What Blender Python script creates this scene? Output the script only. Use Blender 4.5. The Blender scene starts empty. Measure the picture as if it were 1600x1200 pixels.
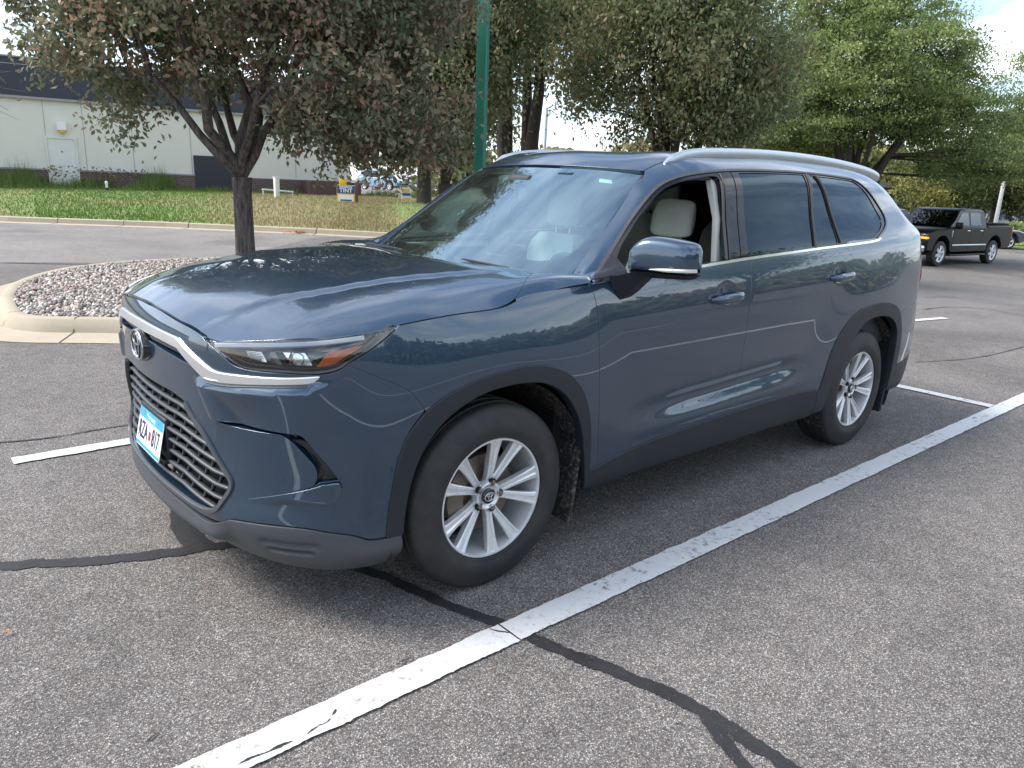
import bpy, bmesh, math, random
import numpy as np
from mathutils import Vector, Matrix
from mathutils.geometry import delaunay_2d_cdt
random.seed(7); rng=np.random.default_rng(11)
scene=bpy.context.scene
# ---------------- camera
CAM=(-1.7012,-2.9916,1.5428); YAW,PITCH,ROLL=.71324,.26137,.04076
cy,sy,cp,sp=math.cos(YAW),math.sin(YAW),math.cos(PITCH),math.sin(PITCH)
_f=Vector((sy*cp,cy*cp,-sp)); _r=Vector((cy,-sy,0)); _u=_r.cross(_f)
_r2=math.cos(ROLL)*_r+math.sin(ROLL)*_u; _u2=-math.sin(ROLL)*_r+math.cos(ROLL)*_u
cam=bpy.data.cameras.new("camera"); co=bpy.data.objects.new("camera",cam); scene.collection.objects.link(co)
cam.sensor_width=36; cam.lens=36*1167.19/1600; cam.clip_start=.05; cam.clip_end=3000
M=Matrix((( _r2.x,_u2.x,-_f.x,CAM[0]),(_r2.y,_u2.y,-_f.y,CAM[1]),(_r2.z,_u2.z,-_f.z,CAM[2]),(0,0,0,1)))
co.matrix_world=M; scene.camera=co
# ---------------- world and sun
SUN_EL=math.radians(48); SUN_DIR=Vector((-.78,.55,0)).normalized()   # horizontal direction towards the sun
w=bpy.data.worlds.new("World"); scene.world=w; w.use_nodes=True
nt=w.node_tree; N=nt.nodes; L=nt.links; N.clear()
out=N.new('ShaderNodeOutputWorld'); bg=N.new('ShaderNodeBackground'); bg.inputs[1].default_value=.120
sky=N.new('ShaderNodeTexSky'); sky.sky_type='NISHITA'; sky.sun_disc=False; sky.sun_elevation=SUN_EL
sky.sun_rotation=math.atan2(SUN_DIR.x,SUN_DIR.y); sky.air_density=1.; sky.dust_density=1.2; sky.ozone_density=1.
tc=N.new('ShaderNodeTexCoord'); sep=N.new('ShaderNodeSeparateXYZ'); L.new(tc.outputs['Generated'],sep.inputs[0])
# cloud layer: project direction on a plane overhead
mz=N.new('ShaderNodeMath'); mz.operation='MAXIMUM'; mz.inputs[1].default_value=0.; L.new(sep.outputs[2],mz.inputs[0])
az=N.new('ShaderNodeMath'); az.operation='ADD'; az.inputs[1].default_value=.16; L.new(mz.outputs[0],az.inputs[0])
dx=N.new('ShaderNodeMath'); dx.operation='DIVIDE'; L.new(sep.outputs[0],dx.inputs[0]); L.new(az.outputs[0],dx.inputs[1])
dy=N.new('ShaderNodeMath'); dy.operation='DIVIDE'; L.new(sep.outputs[1],dy.inputs[0]); L.new(az.outputs[0],dy.inputs[1])
cmb=N.new('ShaderNodeCombineXYZ'); L.new(dx.outputs[0],cmb.inputs[0]); L.new(dy.outputs[0],cmb.inputs[1])
nz=N.new('ShaderNodeTexNoise'); nz.inputs['Scale'].default_value=1.15; nz.inputs['Detail'].default_value=9; nz.inputs['Roughness'].default_value=.58; nz.inputs['Distortion'].default_value=.5
L.new(cmb.outputs[0],nz.inputs['Vector'])
cr=N.new('ShaderNodeValToRGB'); cr.color_ramp.elements[0].position=.42; cr.color_ramp.elements[0].color=(.05,.05,.05,1); cr.color_ramp.elements[1].position=.62; cr.color_ramp.elements[1].color=(.95,.95,.95,1)
L.new(nz.outputs[0],cr.inputs[0])
nz2=N.new('ShaderNodeTexNoise'); nz2.inputs['Scale'].default_value=2.3; nz2.inputs['Detail'].default_value=7; L.new(cmb.outputs[0],nz2.inputs['Vector'])
cr2=N.new('ShaderNodeValToRGB'); cr2.color_ramp.elements[0].position=.33; cr2.color_ramp.elements[0].color=(4.9,5.6,6.7,1); cr2.color_ramp.elements[1].position=.66; cr2.color_ramp.elements[1].color=(9.0,9.3,9.7,1)
L.new(nz2.outputs[0],cr2.inputs[0])
mx=N.new('ShaderNodeMix'); mx.data_type='RGBA'; L.new(cr.outputs[0],mx.inputs[0]); L.new(sky.outputs[0],mx.inputs[6]); L.new(cr2.outputs[0],mx.inputs[7])
L.new(mx.outputs[2],bg.inputs[0]); L.new(bg.outputs[0],out.inputs[0])
sl=bpy.data.lights.new("sun",'SUN'); sl.energy=2.4; sl.angle=math.radians(22); sl.color=(1.,.955,.89)
so=bpy.data.objects.new("sun",sl); scene.collection.objects.link(so)
sd=Vector((SUN_DIR.x*math.cos(SUN_EL),SUN_DIR.y*math.cos(SUN_EL),math.sin(SUN_EL)))
so.rotation_euler=sd.to_track_quat('Z','Y').to_euler(); so.location=(0,0,30)
scene.view_settings.view_transform='Standard'; scene.view_settings.look='None'; scene.view_settings.exposure=1.20
try: scene.cycles.max_bounces=8; scene.cycles.transparent_max_bounces=12; scene.cycles.caustics_reflective=False; scene.cycles.caustics_refractive=False; scene.cycles.sample_clamp_indirect=4
except Exception: pass
# ---------------- materials
MAT={}
class Nd:
    def __init__(s,name,col=(.5,.5,.5),rough=.5,metal=0,coat=0,spec=.5,**k):
        m=bpy.data.materials.new(name); m.use_nodes=True; s.m=m; s.nt=m.node_tree; s.n=s.nt.nodes; s.l=s.nt.links
        s.b=s.n['Principled BSDF']; s.out=s.n['Material Output']
        s.b.inputs['Base Color'].default_value=(*col,1); s.b.inputs['Roughness'].default_value=rough; s.b.inputs['Metallic'].default_value=metal
        s.b.inputs['Coat Weight'].default_value=coat; s.b.inputs['Specular IOR Level'].default_value=spec
        for kk,v in k.items(): s.b.inputs[kk.replace('_',' ')].default_value=v
        MAT[name]=m
    def coord(s,scale=(1,1,1),kind='Object'):
        t=s.n.new('ShaderNodeTexCoord'); mp=s.n.new('ShaderNodeMapping'); mp.inputs['Scale'].default_value=scale; s.l.new(t.outputs[kind],mp.inputs[0]); return mp.outputs[0]
    def noise(s,sc,det=5,ro=.55,v=None,dist=0):
        t=s.n.new('ShaderNodeTexNoise'); t.inputs['Scale'].default_value=sc; t.inputs['Detail'].default_value=det; t.inputs['Roughness'].default_value=ro; t.inputs['Distortion'].default_value=dist
        s.l.new(v if v else s.coord(),t.inputs['Vector']); return t.outputs[0]
    def voro(s,sc,v=None,feat='F1'):
        t=s.n.new('ShaderNodeTexVoronoi'); t.inputs['Scale'].default_value=sc; t.feature=feat; s.l.new(v if v else s.coord(),t.inputs['Vector']); return t.outputs
    def ramp(s,fac,*st,interp='LINEAR'):
        r=s.n.new('ShaderNodeValToRGB'); e=r.color_ramp.elements; r.color_ramp.interpolation=interp
        while len(e)<len(st): e.new(.5)
        for i,(p,c) in enumerate(st):
            e[i].position=p; c=(c,c,c) if isinstance(c,(int,float)) else c; e[i].color=(*c,1)
        s.l.new(fac,r.inputs[0]); return r.outputs[0]
    def mix(s,f,a,b,mode='MIX'):
        m=s.n.new('ShaderNodeMix'); m.data_type='RGBA'; m.blend_type=mode
        for i,v in ((0,f),(6,a),(7,b)):
            if isinstance(v,(int,float)): m.inputs[i].default_value=v if i==0 else (v,v,v,1)
            elif isinstance(v,tuple): m.inputs[i].default_value=(*v,1)
            else: s.l.new(v,m.inputs[i])
        return m.outputs[2]
    def math(s,op,a,b=0.):
        m=s.n.new('ShaderNodeMath'); m.operation=op
        for i,v in enumerate((a,b)):
            if isinstance(v,(int,float)): m.inputs[i].default_value=v
            else: s.l.new(v,m.inputs[i])
        return m.outputs[0]
    def col(s,o): s.l.new(o,s.b.inputs['Base Color']); return s
    def rough(s,o): s.l.new(o,s.b.inputs['Roughness']); return s
    def bump(s,o,st=.3,d=.01):
        b=s.n.new('ShaderNodeBump'); b.inputs['Strength'].default_value=st; b.inputs['Distance'].default_value=d; s.l.new(o,b.inputs['Height']); s.l.new(b.outputs[0],s.b.inputs['Normal']); return s
def simple(name,*a,var=.12,sc=6,**k):
    n=Nd(name,*a,**k); c=a[0] if a else (.5,.5,.5)
    f=n.noise(sc,6); n.col(n.mix(f,tuple(x*(1-var) for x in c),tuple(min(1,x*(1+var)) for x in c))); return n
# car materials
p=Nd('paint',(.020,.040,.075),.30,.5,coat=1.,Coat_Roughness=.008,Coat_IOR=1.72)
f=p.noise(1400,2); g=p.noise(1.3,6,.6)
p.col(p.mix(p.ramp(f,(.3,0),(.7,1)),(.010,.034,.067),(.019,.054,.100)))
p.l.new(p.ramp(g,(.35,.006),(.8,.035)),p.b.inputs['Coat Roughness'])
n=simple('plastic',(.012,.015,.021),.5,sc=40,var=.25); n.bump(n.noise(700,3),.25,.001)
simple('plastic_grey',(.060,.067,.075),.45,sc=30)
simple('gloss_black',(.006,.006,.007),.08,sc=5,coat=.6); simple('pillar_black',(.004,.005,.007),.03,sc=5,spec=.45)
simple('rubber_trim',(.055,.052,.052),.55)
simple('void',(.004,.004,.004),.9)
Nd('chrome',(.80,.82,.84),.14,1.)
n=simple('satin',(.80,.82,.83),.30,0.85,sc=12,var=.05); simple('emblem_metal',(.42,.44,.46),.25,.9)
n=Nd('alloy',(.60,.62,.64),.34,.45,coat=.5); f=n.noise(14,6,.7); n.col(n.mix(n.ramp(f,(.45,0),(.8,.35)),(.78,.79,.79),(.36,.33,.29)))
n=Nd('tyre_rubber',(.022,.022,.023),.62); f=n.noise(9,8,.7); n.col(n.mix(n.ramp(f,(.4,0),(.75,1)),(.017,.017,.019),(.042,.038,.034))); n.bump(n.noise(160,4),.12,.002)
simple('brake_iron',(.20,.17,.14),.5,.7,sc=30,var=.4)
n=Nd('muddy',(.03,.03,.03),.9); f=n.noise(55,8,.75); n.col(n.mix(n.ramp(f,(.5,0),(.66,1)),(.012,.012,.013),(.20,.155,.11))); n.bump(f,.8,.01)
simple('rail_metal',(.50,.54,.58),.30,.8,sc=12,var=.05); simple('leather',(.72,.71,.65),.5,sc=8); simple('leather_dark',(.035,.035,.04),.6); simple('dash_top',(.55,.62,.62),.6); simple('signal_lens',(.62,.60,.54),.25); simple('cabin_dark',(.035,.038,.040),.7); simple('headliner',(.56,.55,.50),.9)
simple('plate_white',(.82,.83,.82),.4,var=.05); simple('plate_blue',(.05,.34,.62),.4,sc=20,var=.2); simple('plate_ink',(.03,.03,.10),.5)
simple('white_lens',(.97,.97,.97),.6,var=.02); n=simple('amber',(.75,.12,.02),.25); simple('red_lens',(.42,.008,.012),.12,coat=1); simple('lamp_grey',(.16,.165,.17),.3,.5)
def glass(name,tint,refl=(1,1,1),dirt=.0,base_refl=.0,kf=1.25):
    n=Nd(name); n.n.remove(n.b)
    tr=n.n.new('ShaderNodeBsdfTransparent'); tr.inputs[0].default_value=(*tint,1)
    gl=n.n.new('ShaderNodeBsdfGlossy'); gl.inputs['Roughness'].default_value=.004; gl.inputs[0].default_value=(*refl,1)
    fr=n.n.new('ShaderNodeFresnel'); fr.inputs[0].default_value=1.52
    k=n.n.new('ShaderNodeMath'); k.operation='MULTIPLY_ADD'; k.inputs[1].default_value=kf; k.inputs[2].default_value=base_refl; k.use_clamp=True; n.l.new(fr.outputs[0],k.inputs[0])
    ms=n.n.new('ShaderNodeMixShader'); n.l.new(k.outputs[0],ms.inputs[0]); n.l.new(tr.outputs[0],ms.inputs[1]); n.l.new(gl.outputs[0],ms.inputs[2])
    if dirt:
        df=n.n.new('ShaderNodeBsdfDiffuse'); df.inputs[0].default_value=(.5,.5,.48,1); ms2=n.n.new('ShaderNodeMixShader')
        n.l.new(n.ramp(n.noise(3,8,.7),(.4,dirt*.4),(.8,dirt*1.6)),ms2.inputs[0]); n.l.new(ms.outputs[0],ms2.inputs[1]); n.l.new(df.outputs[0],ms2.inputs[2]); ms=ms2
    n.l.new(ms.outputs[0],n.out.inputs[0])
glass('windscreen_glass',(.72,1.,.98),(.66,.88,1.),dirt=.02,base_refl=.23); glass('privacy_glass',(.045,.055,.06),(.62,.82,1.),base_refl=.0,kf=.85); glass('clear_lens',(.93,.95,.96),base_refl=.02); glass('side_glass',(.62,.72,.70),base_refl=.03)
def ncs(knots):
    """cardinal natural cubic spline: returns f(x)->basis matrix (len(x), n)"""
    k=np.asarray(knots,float); n=len(k); h=np.diff(k)
    A=np.zeros((n,n)); B=np.zeros((n,n)); A[0,0]=A[-1,-1]=1
    for i in range(1,n-1):
        A[i,i-1]=h[i-1]; A[i,i]=2*(h[i-1]+h[i]); A[i,i+1]=h[i]
        B[i,i-1]=6/h[i-1]; B[i,i]=-6/h[i-1]-6/h[i]; B[i,i+1]=6/h[i]
    M=np.linalg.solve(A,B); I=np.eye(n)
    def f(x):
        x=np.atleast_1d(np.asarray(x,float)); i=np.clip(np.searchsorted(k,x)-1,0,n-2)
        xc=np.clip(x,k[0],k[-1]); t0=(k[i+1]-xc); t1=(xc-k[i]); hh=h[i]
        w=(I[i]*(t0/hh)[:,None]+I[i+1]*(t1/hh)[:,None]
           +M[i]*((t0**3/hh-hh*t0)/6)[:,None]+M[i+1]*((t1**3/hh-hh*t1)/6)[:,None])
        # linear extrapolation
        lo=x<k[0]; hi=x>k[-1]
        if lo.any():
            d=(I[1]-I[0])/h[0]-h[0]*M[1]/6; w[lo]=I[0]+(x[lo]-k[0])[:,None]*d
        if hi.any():
            d=(I[-1]-I[-2])/h[-1]+h[-1]*M[-2]/6; w[hi]=I[-1]+(x[hi]-k[-1])[:,None]*d
        return w
    return f
def spl(xs,ys):
    f=ncs(xs); ys=np.asarray(ys,float); return lambda x: f(x)@ys
def sst(x,a,b):
    t=np.clip((np.asarray(x,float)-a)/(b-a),0,1); return t*t*(3-2*t)
# ---- plan curve of the lower body, half (positive y), param = arc length from front centre
PLAN=np.array([(-.966,0),(-.962,.15),(-.950,.3),(-.934,.42),(-.912,.52),(-.884,.61),(-.846,.70),(-.79,.79),(-.715,.87),(-.62,.925),(-.50,.955),(-.35,.968),(-.1,.973),(.3,.972),(.8,.969),(1.5,.968),(2.2,.969),(2.8,.972),(3.3,.970),(3.55,.958),(3.75,.93),(3.89,.875),(3.98,.79),(4.04,.68),(4.08,.5),(4.11,.25),(4.12,0)])
_cl=np.concatenate([[0],np.cumsum(np.hypot(*np.diff(PLAN,axis=0).T))])
_PL2=np.concatenate([PLAN[3:0:-1]*[1,-1],PLAN]); _cl2=np.concatenate([-_cl[3:0:-1],_cl]); _px=ncs(_cl2); SMAX=_cl[-1]
def plan(s):
    w=_px(s); e=1e-3; w2=_px(np.asarray(s)+e); w1=_px(np.asarray(s)-e)
    P=w@_PL2; T=(w2-w1)@_PL2; T/=np.linalg.norm(T,axis=1)[:,None]
    return P
_sx=spl(PLAN[4:23,0],_cl[4:23])
def s_of_x(x): return _sx(x)
_side=spl([.15,.24,.30,.36,.46,.56,.68,.80,.90,1.0,1.08,1.15,1.21,1.28,1.36],
          [.16,.06,.030,.018,.012,.006,.004,.004,.006,.012,.022,.036,.056,.085,.13])
_front=spl([.12,.20,.26,.32,.37,.41,.46,.52,.62,.75,.90,.97,1.02,1.06,1.10,1.16],
           [.22,.12,.065,.025,.002,-.004,.002,.010,.010,.006,.004,.006,.018,.044,.088,.17])
_rear=spl([.15,.28,.40,.55,.70,.85,1.0,1.15,1.3],[.20,.09,.04,.02,.018,.042,.075,.115,.175])
def LBo(s,z):
    s=np.atleast_1d(np.asarray(s,float)); z=np.atleast_1d(np.asarray(z,float))*np.ones_like(s)
    s=s*np.ones_like(z)
    w=_px(s); e=2e-3; T=(_px(s+e)-_px(s-e))@_PL2; T/=np.linalg.norm(T,axis=1)[:,None]
    P=w@_PL2; N=np.stack([-T[:,1],T[:,0]],1)
    x=P[:,0]
    zp=z-.05*np.clip(x-.45,0,2.8)*sst(z,.75,1.15)
    wf=1-sst(x,-.88,-.45); wr=sst(x,3.6,4.0)
    D=_side(zp)*(1-wf)*(1-wr)+_front(z)*wf+_rear(z)*wr
    # wheel-arch flares
    for cx in (0.,2.97):
        r=np.hypot((x-cx)/1.02,(z-.372)/1.0)
        D-=.018*(1-sst(r,.48,.86))*(1-wf)*sst(z,.2,.35)
    # door waist: slight hollow and lower swell
    dd=sst(x,.55,1.2)*(1-sst(x,1.95,2.35)); zc_=.045*np.clip((x-1.)/1.2,-1,1)
    D+=dd*.022*np.exp(-((z-.595-zc_)/.050)**2)-dd*.008*np.exp(-((z-.500-zc_*.6)/.035)**2)
    # air-curtain recess beside the grille: leans inwards towards its lower edge
    s0=.477+(.845-z)*.62; zt_=np.interp(s,[.5,.62,.93,1.1],[.882,.882,.912,.95]); wl=sst(s,s0-.010,s0+.030)*(1-sst(s,.86,1.06))
    up=np.clip((zt_-z)/.026,0,1); dn=np.clip((zt_-.026-z)/np.maximum(zt_-.026-.757,.02),0,1)
    z1=.738; z2=.748
    D+=(wl*-.018*up+sst(s,s0+.045,s0+.14)*(1-sst(s,.66,.90))*.030*dn)*np.clip((z-z1)/(z2-z1),0,1)
    # crease along the flank above the sill and bowls behind the door handles
    for hx,hz in ((1.335,1.062),(2.43,1.108)):
        D+=.010*np.exp(-(((x-hx-.06)/.055)**2+((z-hz-.016)/.040)**2)**2)
    # swell of the front arch crown running forward
    return P,N,D,z
def LB(s,z,off=0.):
    s=np.atleast_1d(np.asarray(s,float)); sg=np.where(s<0,-1.,1.); s=np.abs(s)
    P,N,D,z=LBo(s,z); Q=P-N*(D-off)[:,None] if np.ndim(D-off) else P-N*(D-off)
    return np.stack([Q[:,0],-Q[:,1]*sg,z],1)
# ---- hood
_hx=[-1.05,-.94,-.85,-.7,-.5,-.27,0,.25,.5]; _hy=[0,.3,.5,.65,.78,.88,.95]
_H=np.array([[1.00,.99,.95,.90,.86,.83,.80],[1.063,1.045,1.0,.96,.93,.90,.88],[1.10,1.085,1.045,1.015,.985,.96,.93],
 [1.14,1.13,1.11,1.085,1.06,1.02,.98],[1.17,1.165,1.15,1.135,1.11,1.075,1.04],[1.19,1.185,1.18,1.17,1.15,1.115,1.08],
 [1.205,1.205,1.20,1.19,1.17,1.135,1.10],[1.20,1.205,1.205,1.203,1.198,1.188,1.138],[1.18,1.185,1.19,1.19,1.192,1.197,1.158]])
_bx=ncs(_hx)
_hy2=[-v for v in _hy[:0:-1]]+_hy; _by=ncs(_hy2); _H2=np.concatenate([_H[:,:0:-1],_H],1)
def HD(x,y):
    x=np.atleast_1d(np.asarray(x,float)); y=np.atleast_1d(np.asarray(y,float))
    z=np.einsum('ni,ij,nj->n',_bx(x),_H2,_by(y))
    yc=np.interp(x,[-.95,-.5,0,.3],[.44,.56,.63,.68]); z=z+.010*(1-sst(np.abs(y),yc-.022,yc+.022))*sst(x,-.93,-.80)*(1-sst(x,.1,.3))
    return np.stack([x,y,z],1)
# ---- greenhouse, sections over x, half (positive y)
def zb(x): return spl([-.2,.47,1.2,1.5,2.22,2.9,3.6,4.2],[1.13,1.18,1.219,1.237,1.272,1.305,1.32,1.32])(x)
def zt(x): return spl([1.3,1.6,2.0,2.5,3.0,3.3,3.5,3.7],[1.615,1.64,1.655,1.657,1.645,1.62,1.59,1.55])(x)
GX=[];GC=[]
def lby(x,z): return -LB(s_of_x(x),z)[0][1]
def sec(x,p,raw=0):
    b=zb(x)[0]
    if not raw: p[0]=(lby(x,b-.09),b-.09); p[1]=(lby(x,b),b)
    GX.append(x); GC.append(p)
def zg(x,y):   # windscreen height
    xe=x-.40*y*y
    return spl([.0,.28,.5,.75,.96,1.2],[1.0,1.185,1.33,1.49,1.622,1.75])(xe)[0]
for x,p3,p4 in ((.5,(.83,1.19),(.785,1.183)),(.7,(.80,1.305),(.735,1.325)),(.9,(.765,1.450),(.684,1.472)),(1.1,(.735,1.572),(.632,1.610))):
    b=zb(x)[0]
    m={.5:(.87,1.193),.7:(.873,1.245),.9:(.85,1.345),1.1:(.84,1.41)}[x]
    sec(x,[(.935,b-.09),(.908,b),m,p3,p4,(.4,zg(x,.4)),(0,zg(x,0))])
for x in (1.3,1.6,2.0,2.5,3.0,3.3):
    b=zb(x)[0]; t=zt(x)[0]; k=-.012*max(0,x-2.5)-.03*max(0,x-3.3)
    r={1.3:.10,1.6:.085}.get(x,.08)
    sec(x,[(.935+k,b-.09),(.908+k,b),(.850+k,(b+t)/2+.0),(.755+k,t),(.655+k,t+.062),(.40+k*.5,t+r+.005),(0,t+r+.015)])
b=zb(3.5)[0]; sec(3.5,[0,0,(.845,b+.115),(.735,1.545),(.645,1.625),(.39,1.675),(0,1.69)])
b=zb(3.68)[0]; sec(3.68,[0,0,(.80,b+.07),(.71,1.455),(.625,1.53),(.38,1.59),(0,1.60)])
sec(3.82,[(.845,1.21),(.815,1.285),(.755,1.335),(.68,1.385),(.60,1.43),(.37,1.48),(0,1.49)],1)
sec(3.95,[(.79,1.14),(.76,1.18),(.71,1.22),(.64,1.26),(.56,1.29),(.35,1.32),(0,1.33)],1)
_gx=ncs(GX); GT=[0,.09,.25,.44,.53,.80,1.20]
_gt2=[2*1.2-v for v in GT[-2::-1]]
_G=np.array(GC); _G2=np.concatenate([_G,_G[:,-2::-1]*np.array([-1,1])],1)
_gt=ncs(GT+_gt2)
def GH(x,t):
    x=np.atleast_1d(np.asarray(x,float)); t=np.atleast_1d(np.asarray(t,float))
    yz=np.einsum('ni,ijk,nj->nk',_gx(x),_G2,_gt(t))
    return np.stack([x,-yz[:,0],yz[:,1]],1)
def WS(x,y):
    """windscreen glass"""
    x=np.atleast_1d(np.asarray(x,float)); y=np.atleast_1d(np.asarray(y,float))
    z=spl([.0,.28,.5,.75,.96,1.2],[1.0,1.185,1.33,1.49,1.622,1.75])(x-.40*y*y)
    return np.stack([x,y,z],1)
def hit(F,o,d,a0,a1,b0,b1,n=60,want='near'):
    """ray o+t d vs surface F(a,b): coarse grid + Newton"""
    A,B=np.meshgrid(np.linspace(a0,a1,n*3),np.linspace(b0,b1,n),indexing='ij')
    P=F(A.ravel(),B.ravel()); v=P-o; d=d/np.linalg.norm(d); t=v@d; dist=np.linalg.norm(v-t[:,None]*d,axis=1)
    ang=dist/np.abs(t)
    cand=np.argsort(ang)[:12]; i=cand[np.argmin(t[cand])] if want=='near' else cand[0]
    a,b=A.ravel()[i],B.ravel()[i]
    for _ in range(20):
        e=1e-4; p=F(a,b)[0]; pa=(F(a+e,b)[0]-p)/e; pb=(F(a,b+e)[0]-p)/e
        M=np.stack([pa,pb,-d],1); s=np.linalg.lstsq(M,(o-p),rcond=None)[0]
        st=np.clip(s[:2],-.1,.1); a+=st[0]; b+=st[1]
        if abs(st).max()<1e-6: break
    p=F(a,b)[0]; err=np.linalg.norm(np.cross(p-o,d))
    return a,b,p,err
# ---------------- mesh building
class MB:
    """collects pieces; build() links them as one mesh object"""
    def __init__(s): s.V=[];s.F=[];s.N=[];s.MI=[];s.n=0;s.mats=[]
    def mi(s,m):
        if m not in s.mats: s.mats.append(m)
        return s.mats.index(m)
    def add(s,V,F,mat,N=None):
        V=np.asarray(V,float); k=s.mi(mat); o=s.n
        s.V.append(V); s.F+= [tuple(int(i)+o for i in f) for f in F]; s.MI+=[k]*len(F); s.n+=len(V)
        s.N.append(np.zeros_like(V) if N is None else np.asarray(N,float)); return s
    def box(s,c,d,mat,R=None,bev=0.):
        x,y,z=[v/2 for v in d]
        if bev<=0:
            V=np.array([(i*x,j*y,k*z) for i in(-1,1) for j in(-1,1) for k in(-1,1)],float); F=[(0,1,3,2),(4,6,7,5),(0,4,5,1),(2,3,7,6),(0,2,6,4),(1,5,7,3)]
        else:
            bm=bmesh.new(); bmesh.ops.create_cube(bm,size=1); bmesh.ops.scale(bm,vec=d,verts=bm.verts)
            bmesh.ops.bevel(bm,geom=bm.edges[:],offset=min(bev,.45*min(d)),segments=3,affect='EDGES',profile=.5)
            bm.verts.index_update(); V=np.array([v.co[:] for v in bm.verts]); F=[tuple(v.index for v in f.verts) for f in bm.faces]; bm.free()
        if R is not None: V=V@np.array(R).T
        return s.add(V+np.array(c),F,mat)
    def loft(s,loops,mat,cap=True,closed=True):
        loops=[np.asarray(l,float) for l in loops]; n=len(loops[0]); V=np.concatenate(loops); F=[]
        for i in range(len(loops)-1):
            for j in range(n if closed else n-1):
                a=i*n+j; b=i*n+(j+1)%n; F.append((a,b,b+n,a+n))
        if cap and closed: F.append(tuple(range(n))[::-1]); F.append(tuple(range((len(loops)-1)*n,len(loops)*n)))
        return s.add(V,F,mat)
    def tube(s,pts,r,mat,n=8,cap=True):
        pts=[Vector(p) for p in pts]; r=[r]*len(pts) if isinstance(r,(int,float)) else r; loops=[]; up=None
        for i,p in enumerate(pts):
            t=(pts[min(i+1,len(pts)-1)]-pts[max(i-1,0)]).normalized()
            if up is None: up=Vector((0,0,1)) if abs(t.z)<.9 else Vector((1,0,0))
            a=(up-t*up.dot(t)).normalized(); up=a; b=t.cross(a)
            loops.append([(p+(a*math.cos(q)+b*math.sin(q))*r[i])[:] for q in [2*math.pi*k/n for k in range(n)]])
        return s.loft(loops,mat,cap)
    def revolve(s,prof,mat,c=(0,0,0),axis='y',n=64,a0=0,a1=2*math.pi):
        """prof: list of (along axis, radius)"""
        full=abs(a1-a0-2*math.pi)<1e-6; m=n if full else n+1; th=np.linspace(a0,a1,n+1)[:m]; V=[]
        for (h,r) in prof:
            for q in th:
                a,b=r*math.cos(q),r*math.sin(q); V.append({'y':(a,h,b),'x':(h,a,b),'z':(a,b,h)}[axis])
        F=[]
        for i in range(len(prof)-1):
            for j in range(n):
                a=i*m+j; b=i*m+(j+1)%m; F.append((a,b,b+m,a+m))
        return s.add(np.array(V)+np.array(c),F,mat)
    def prism(s,poly,d0,d1,mat,plane='xz'):
        """polygon extruded; plane 'xz' -> along y"""
        n=len(poly); f={'xz':lambda a,b,d:(a,d,b),'xy':lambda a,b,d:(a,b,d),'yz':lambda a,b,d:(d,a,b)}[plane]
        V=[f(a,b,d0) for a,b in poly]+[f(a,b,d1) for a,b in poly]
        F=[tuple(range(n))[::-1],tuple(range(n,2*n))]+[(i,(i+1)%n,(i+1)%n+n,i+n) for i in range(n)]
        return s.add(V,F,mat)
    def build(s,name,parent=None,angle=35,smooth=True,fix=True,loc=None):
        V=np.concatenate(s.V); me=bpy.data.meshes.new(name); me.from_pydata(V.tolist(),[],s.F)
        for m in s.mats: me.materials.append(MAT[m])
        me.polygons.foreach_set('material_index',np.array(s.MI,dtype=np.int32))
        Nn=np.concatenate(s.N); cust=np.abs(Nn).sum(1)>0
        if fix and not cust.any():
            bm=bmesh.new(); bm.from_mesh(me); bmesh.ops.recalc_face_normals(bm,faces=bm.faces); bm.to_mesh(me); bm.free()
        me.update()
        if smooth:
            me.polygons.foreach_set('use_smooth',np.ones(len(me.polygons),bool)); me.set_sharp_from_angle(angle=math.radians(angle))
            if cust.any(): me.normals_split_custom_set_from_vertices(Nn.tolist())
        me.validate(); o=bpy.data.objects.new(name,me); scene.collection.objects.link(o)
        if loc: o.location=loc
        if parent: o.parent=parent
        return o
def tag(o,label=None,cat=None,group=None,kind=None):
    if label:o['label']=label
    if cat:o['category']=cat
    if group:o['group']=group
    if kind:o['kind']=kind
    return o
def empty(name,loc=(0,0,0),rz=0,label=None,cat=None,group=None,parent=None):
    o=bpy.data.objects.new(name,None); scene.collection.objects.link(o); o.location=loc; o.rotation_euler=(0,0,rz); o.empty_display_size=.2
    if parent:o.parent=parent
    return tag(o,label,cat,group)
def catm(p,n=8):
    """smooth open polyline through points"""
    p=np.asarray(p,float)
    if len(p)<3: return p
    k=np.concatenate([[0],np.cumsum(np.linalg.norm(np.diff(p,axis=0),axis=1)**.5)]); T=np.zeros_like(p)
    T[1:-1]=((p[1:-1]-p[:-2])/(k[1:-1]-k[:-2])[:,None]*(k[2:]-k[1:-1])[:,None]+(p[2:]-p[1:-1])/(k[2:]-k[1:-1])[:,None]*(k[1:-1]-k[:-2])[:,None])/(k[2:]-k[:-2])[:,None]
    T[0]=(p[1]-p[0])/(k[1]-k[0])*1.5-T[1]*.5; T[-1]=(p[-1]-p[-2])/(k[-1]-k[-2])*1.5-T[-2]*.5; o=[]
    for i in range(len(p)-1):
        h=k[i+1]-k[i]
        for t in np.linspace(0,1,n,endpoint=False):
            o.append((2*t**3-3*t*t+1)*p[i]+(t**3-2*t*t+t)*h*T[i]+(-2*t**3+3*t*t)*p[i+1]+(t**3-t*t)*h*T[i+1])
    o.append(p[-1]); return np.array(o)
def resamp(p,h):
    p=np.asarray(p,float); d=np.linalg.norm(np.diff(p,axis=0),axis=1); k=np.concatenate([[0],np.cumsum(d)]); n=max(1,int(math.ceil(k[-1]/h)))
    t=np.linspace(0,k[-1],n+1); return np.stack([np.interp(t,k,p[:,i]) for i in range(p.shape[1])],1)
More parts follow.
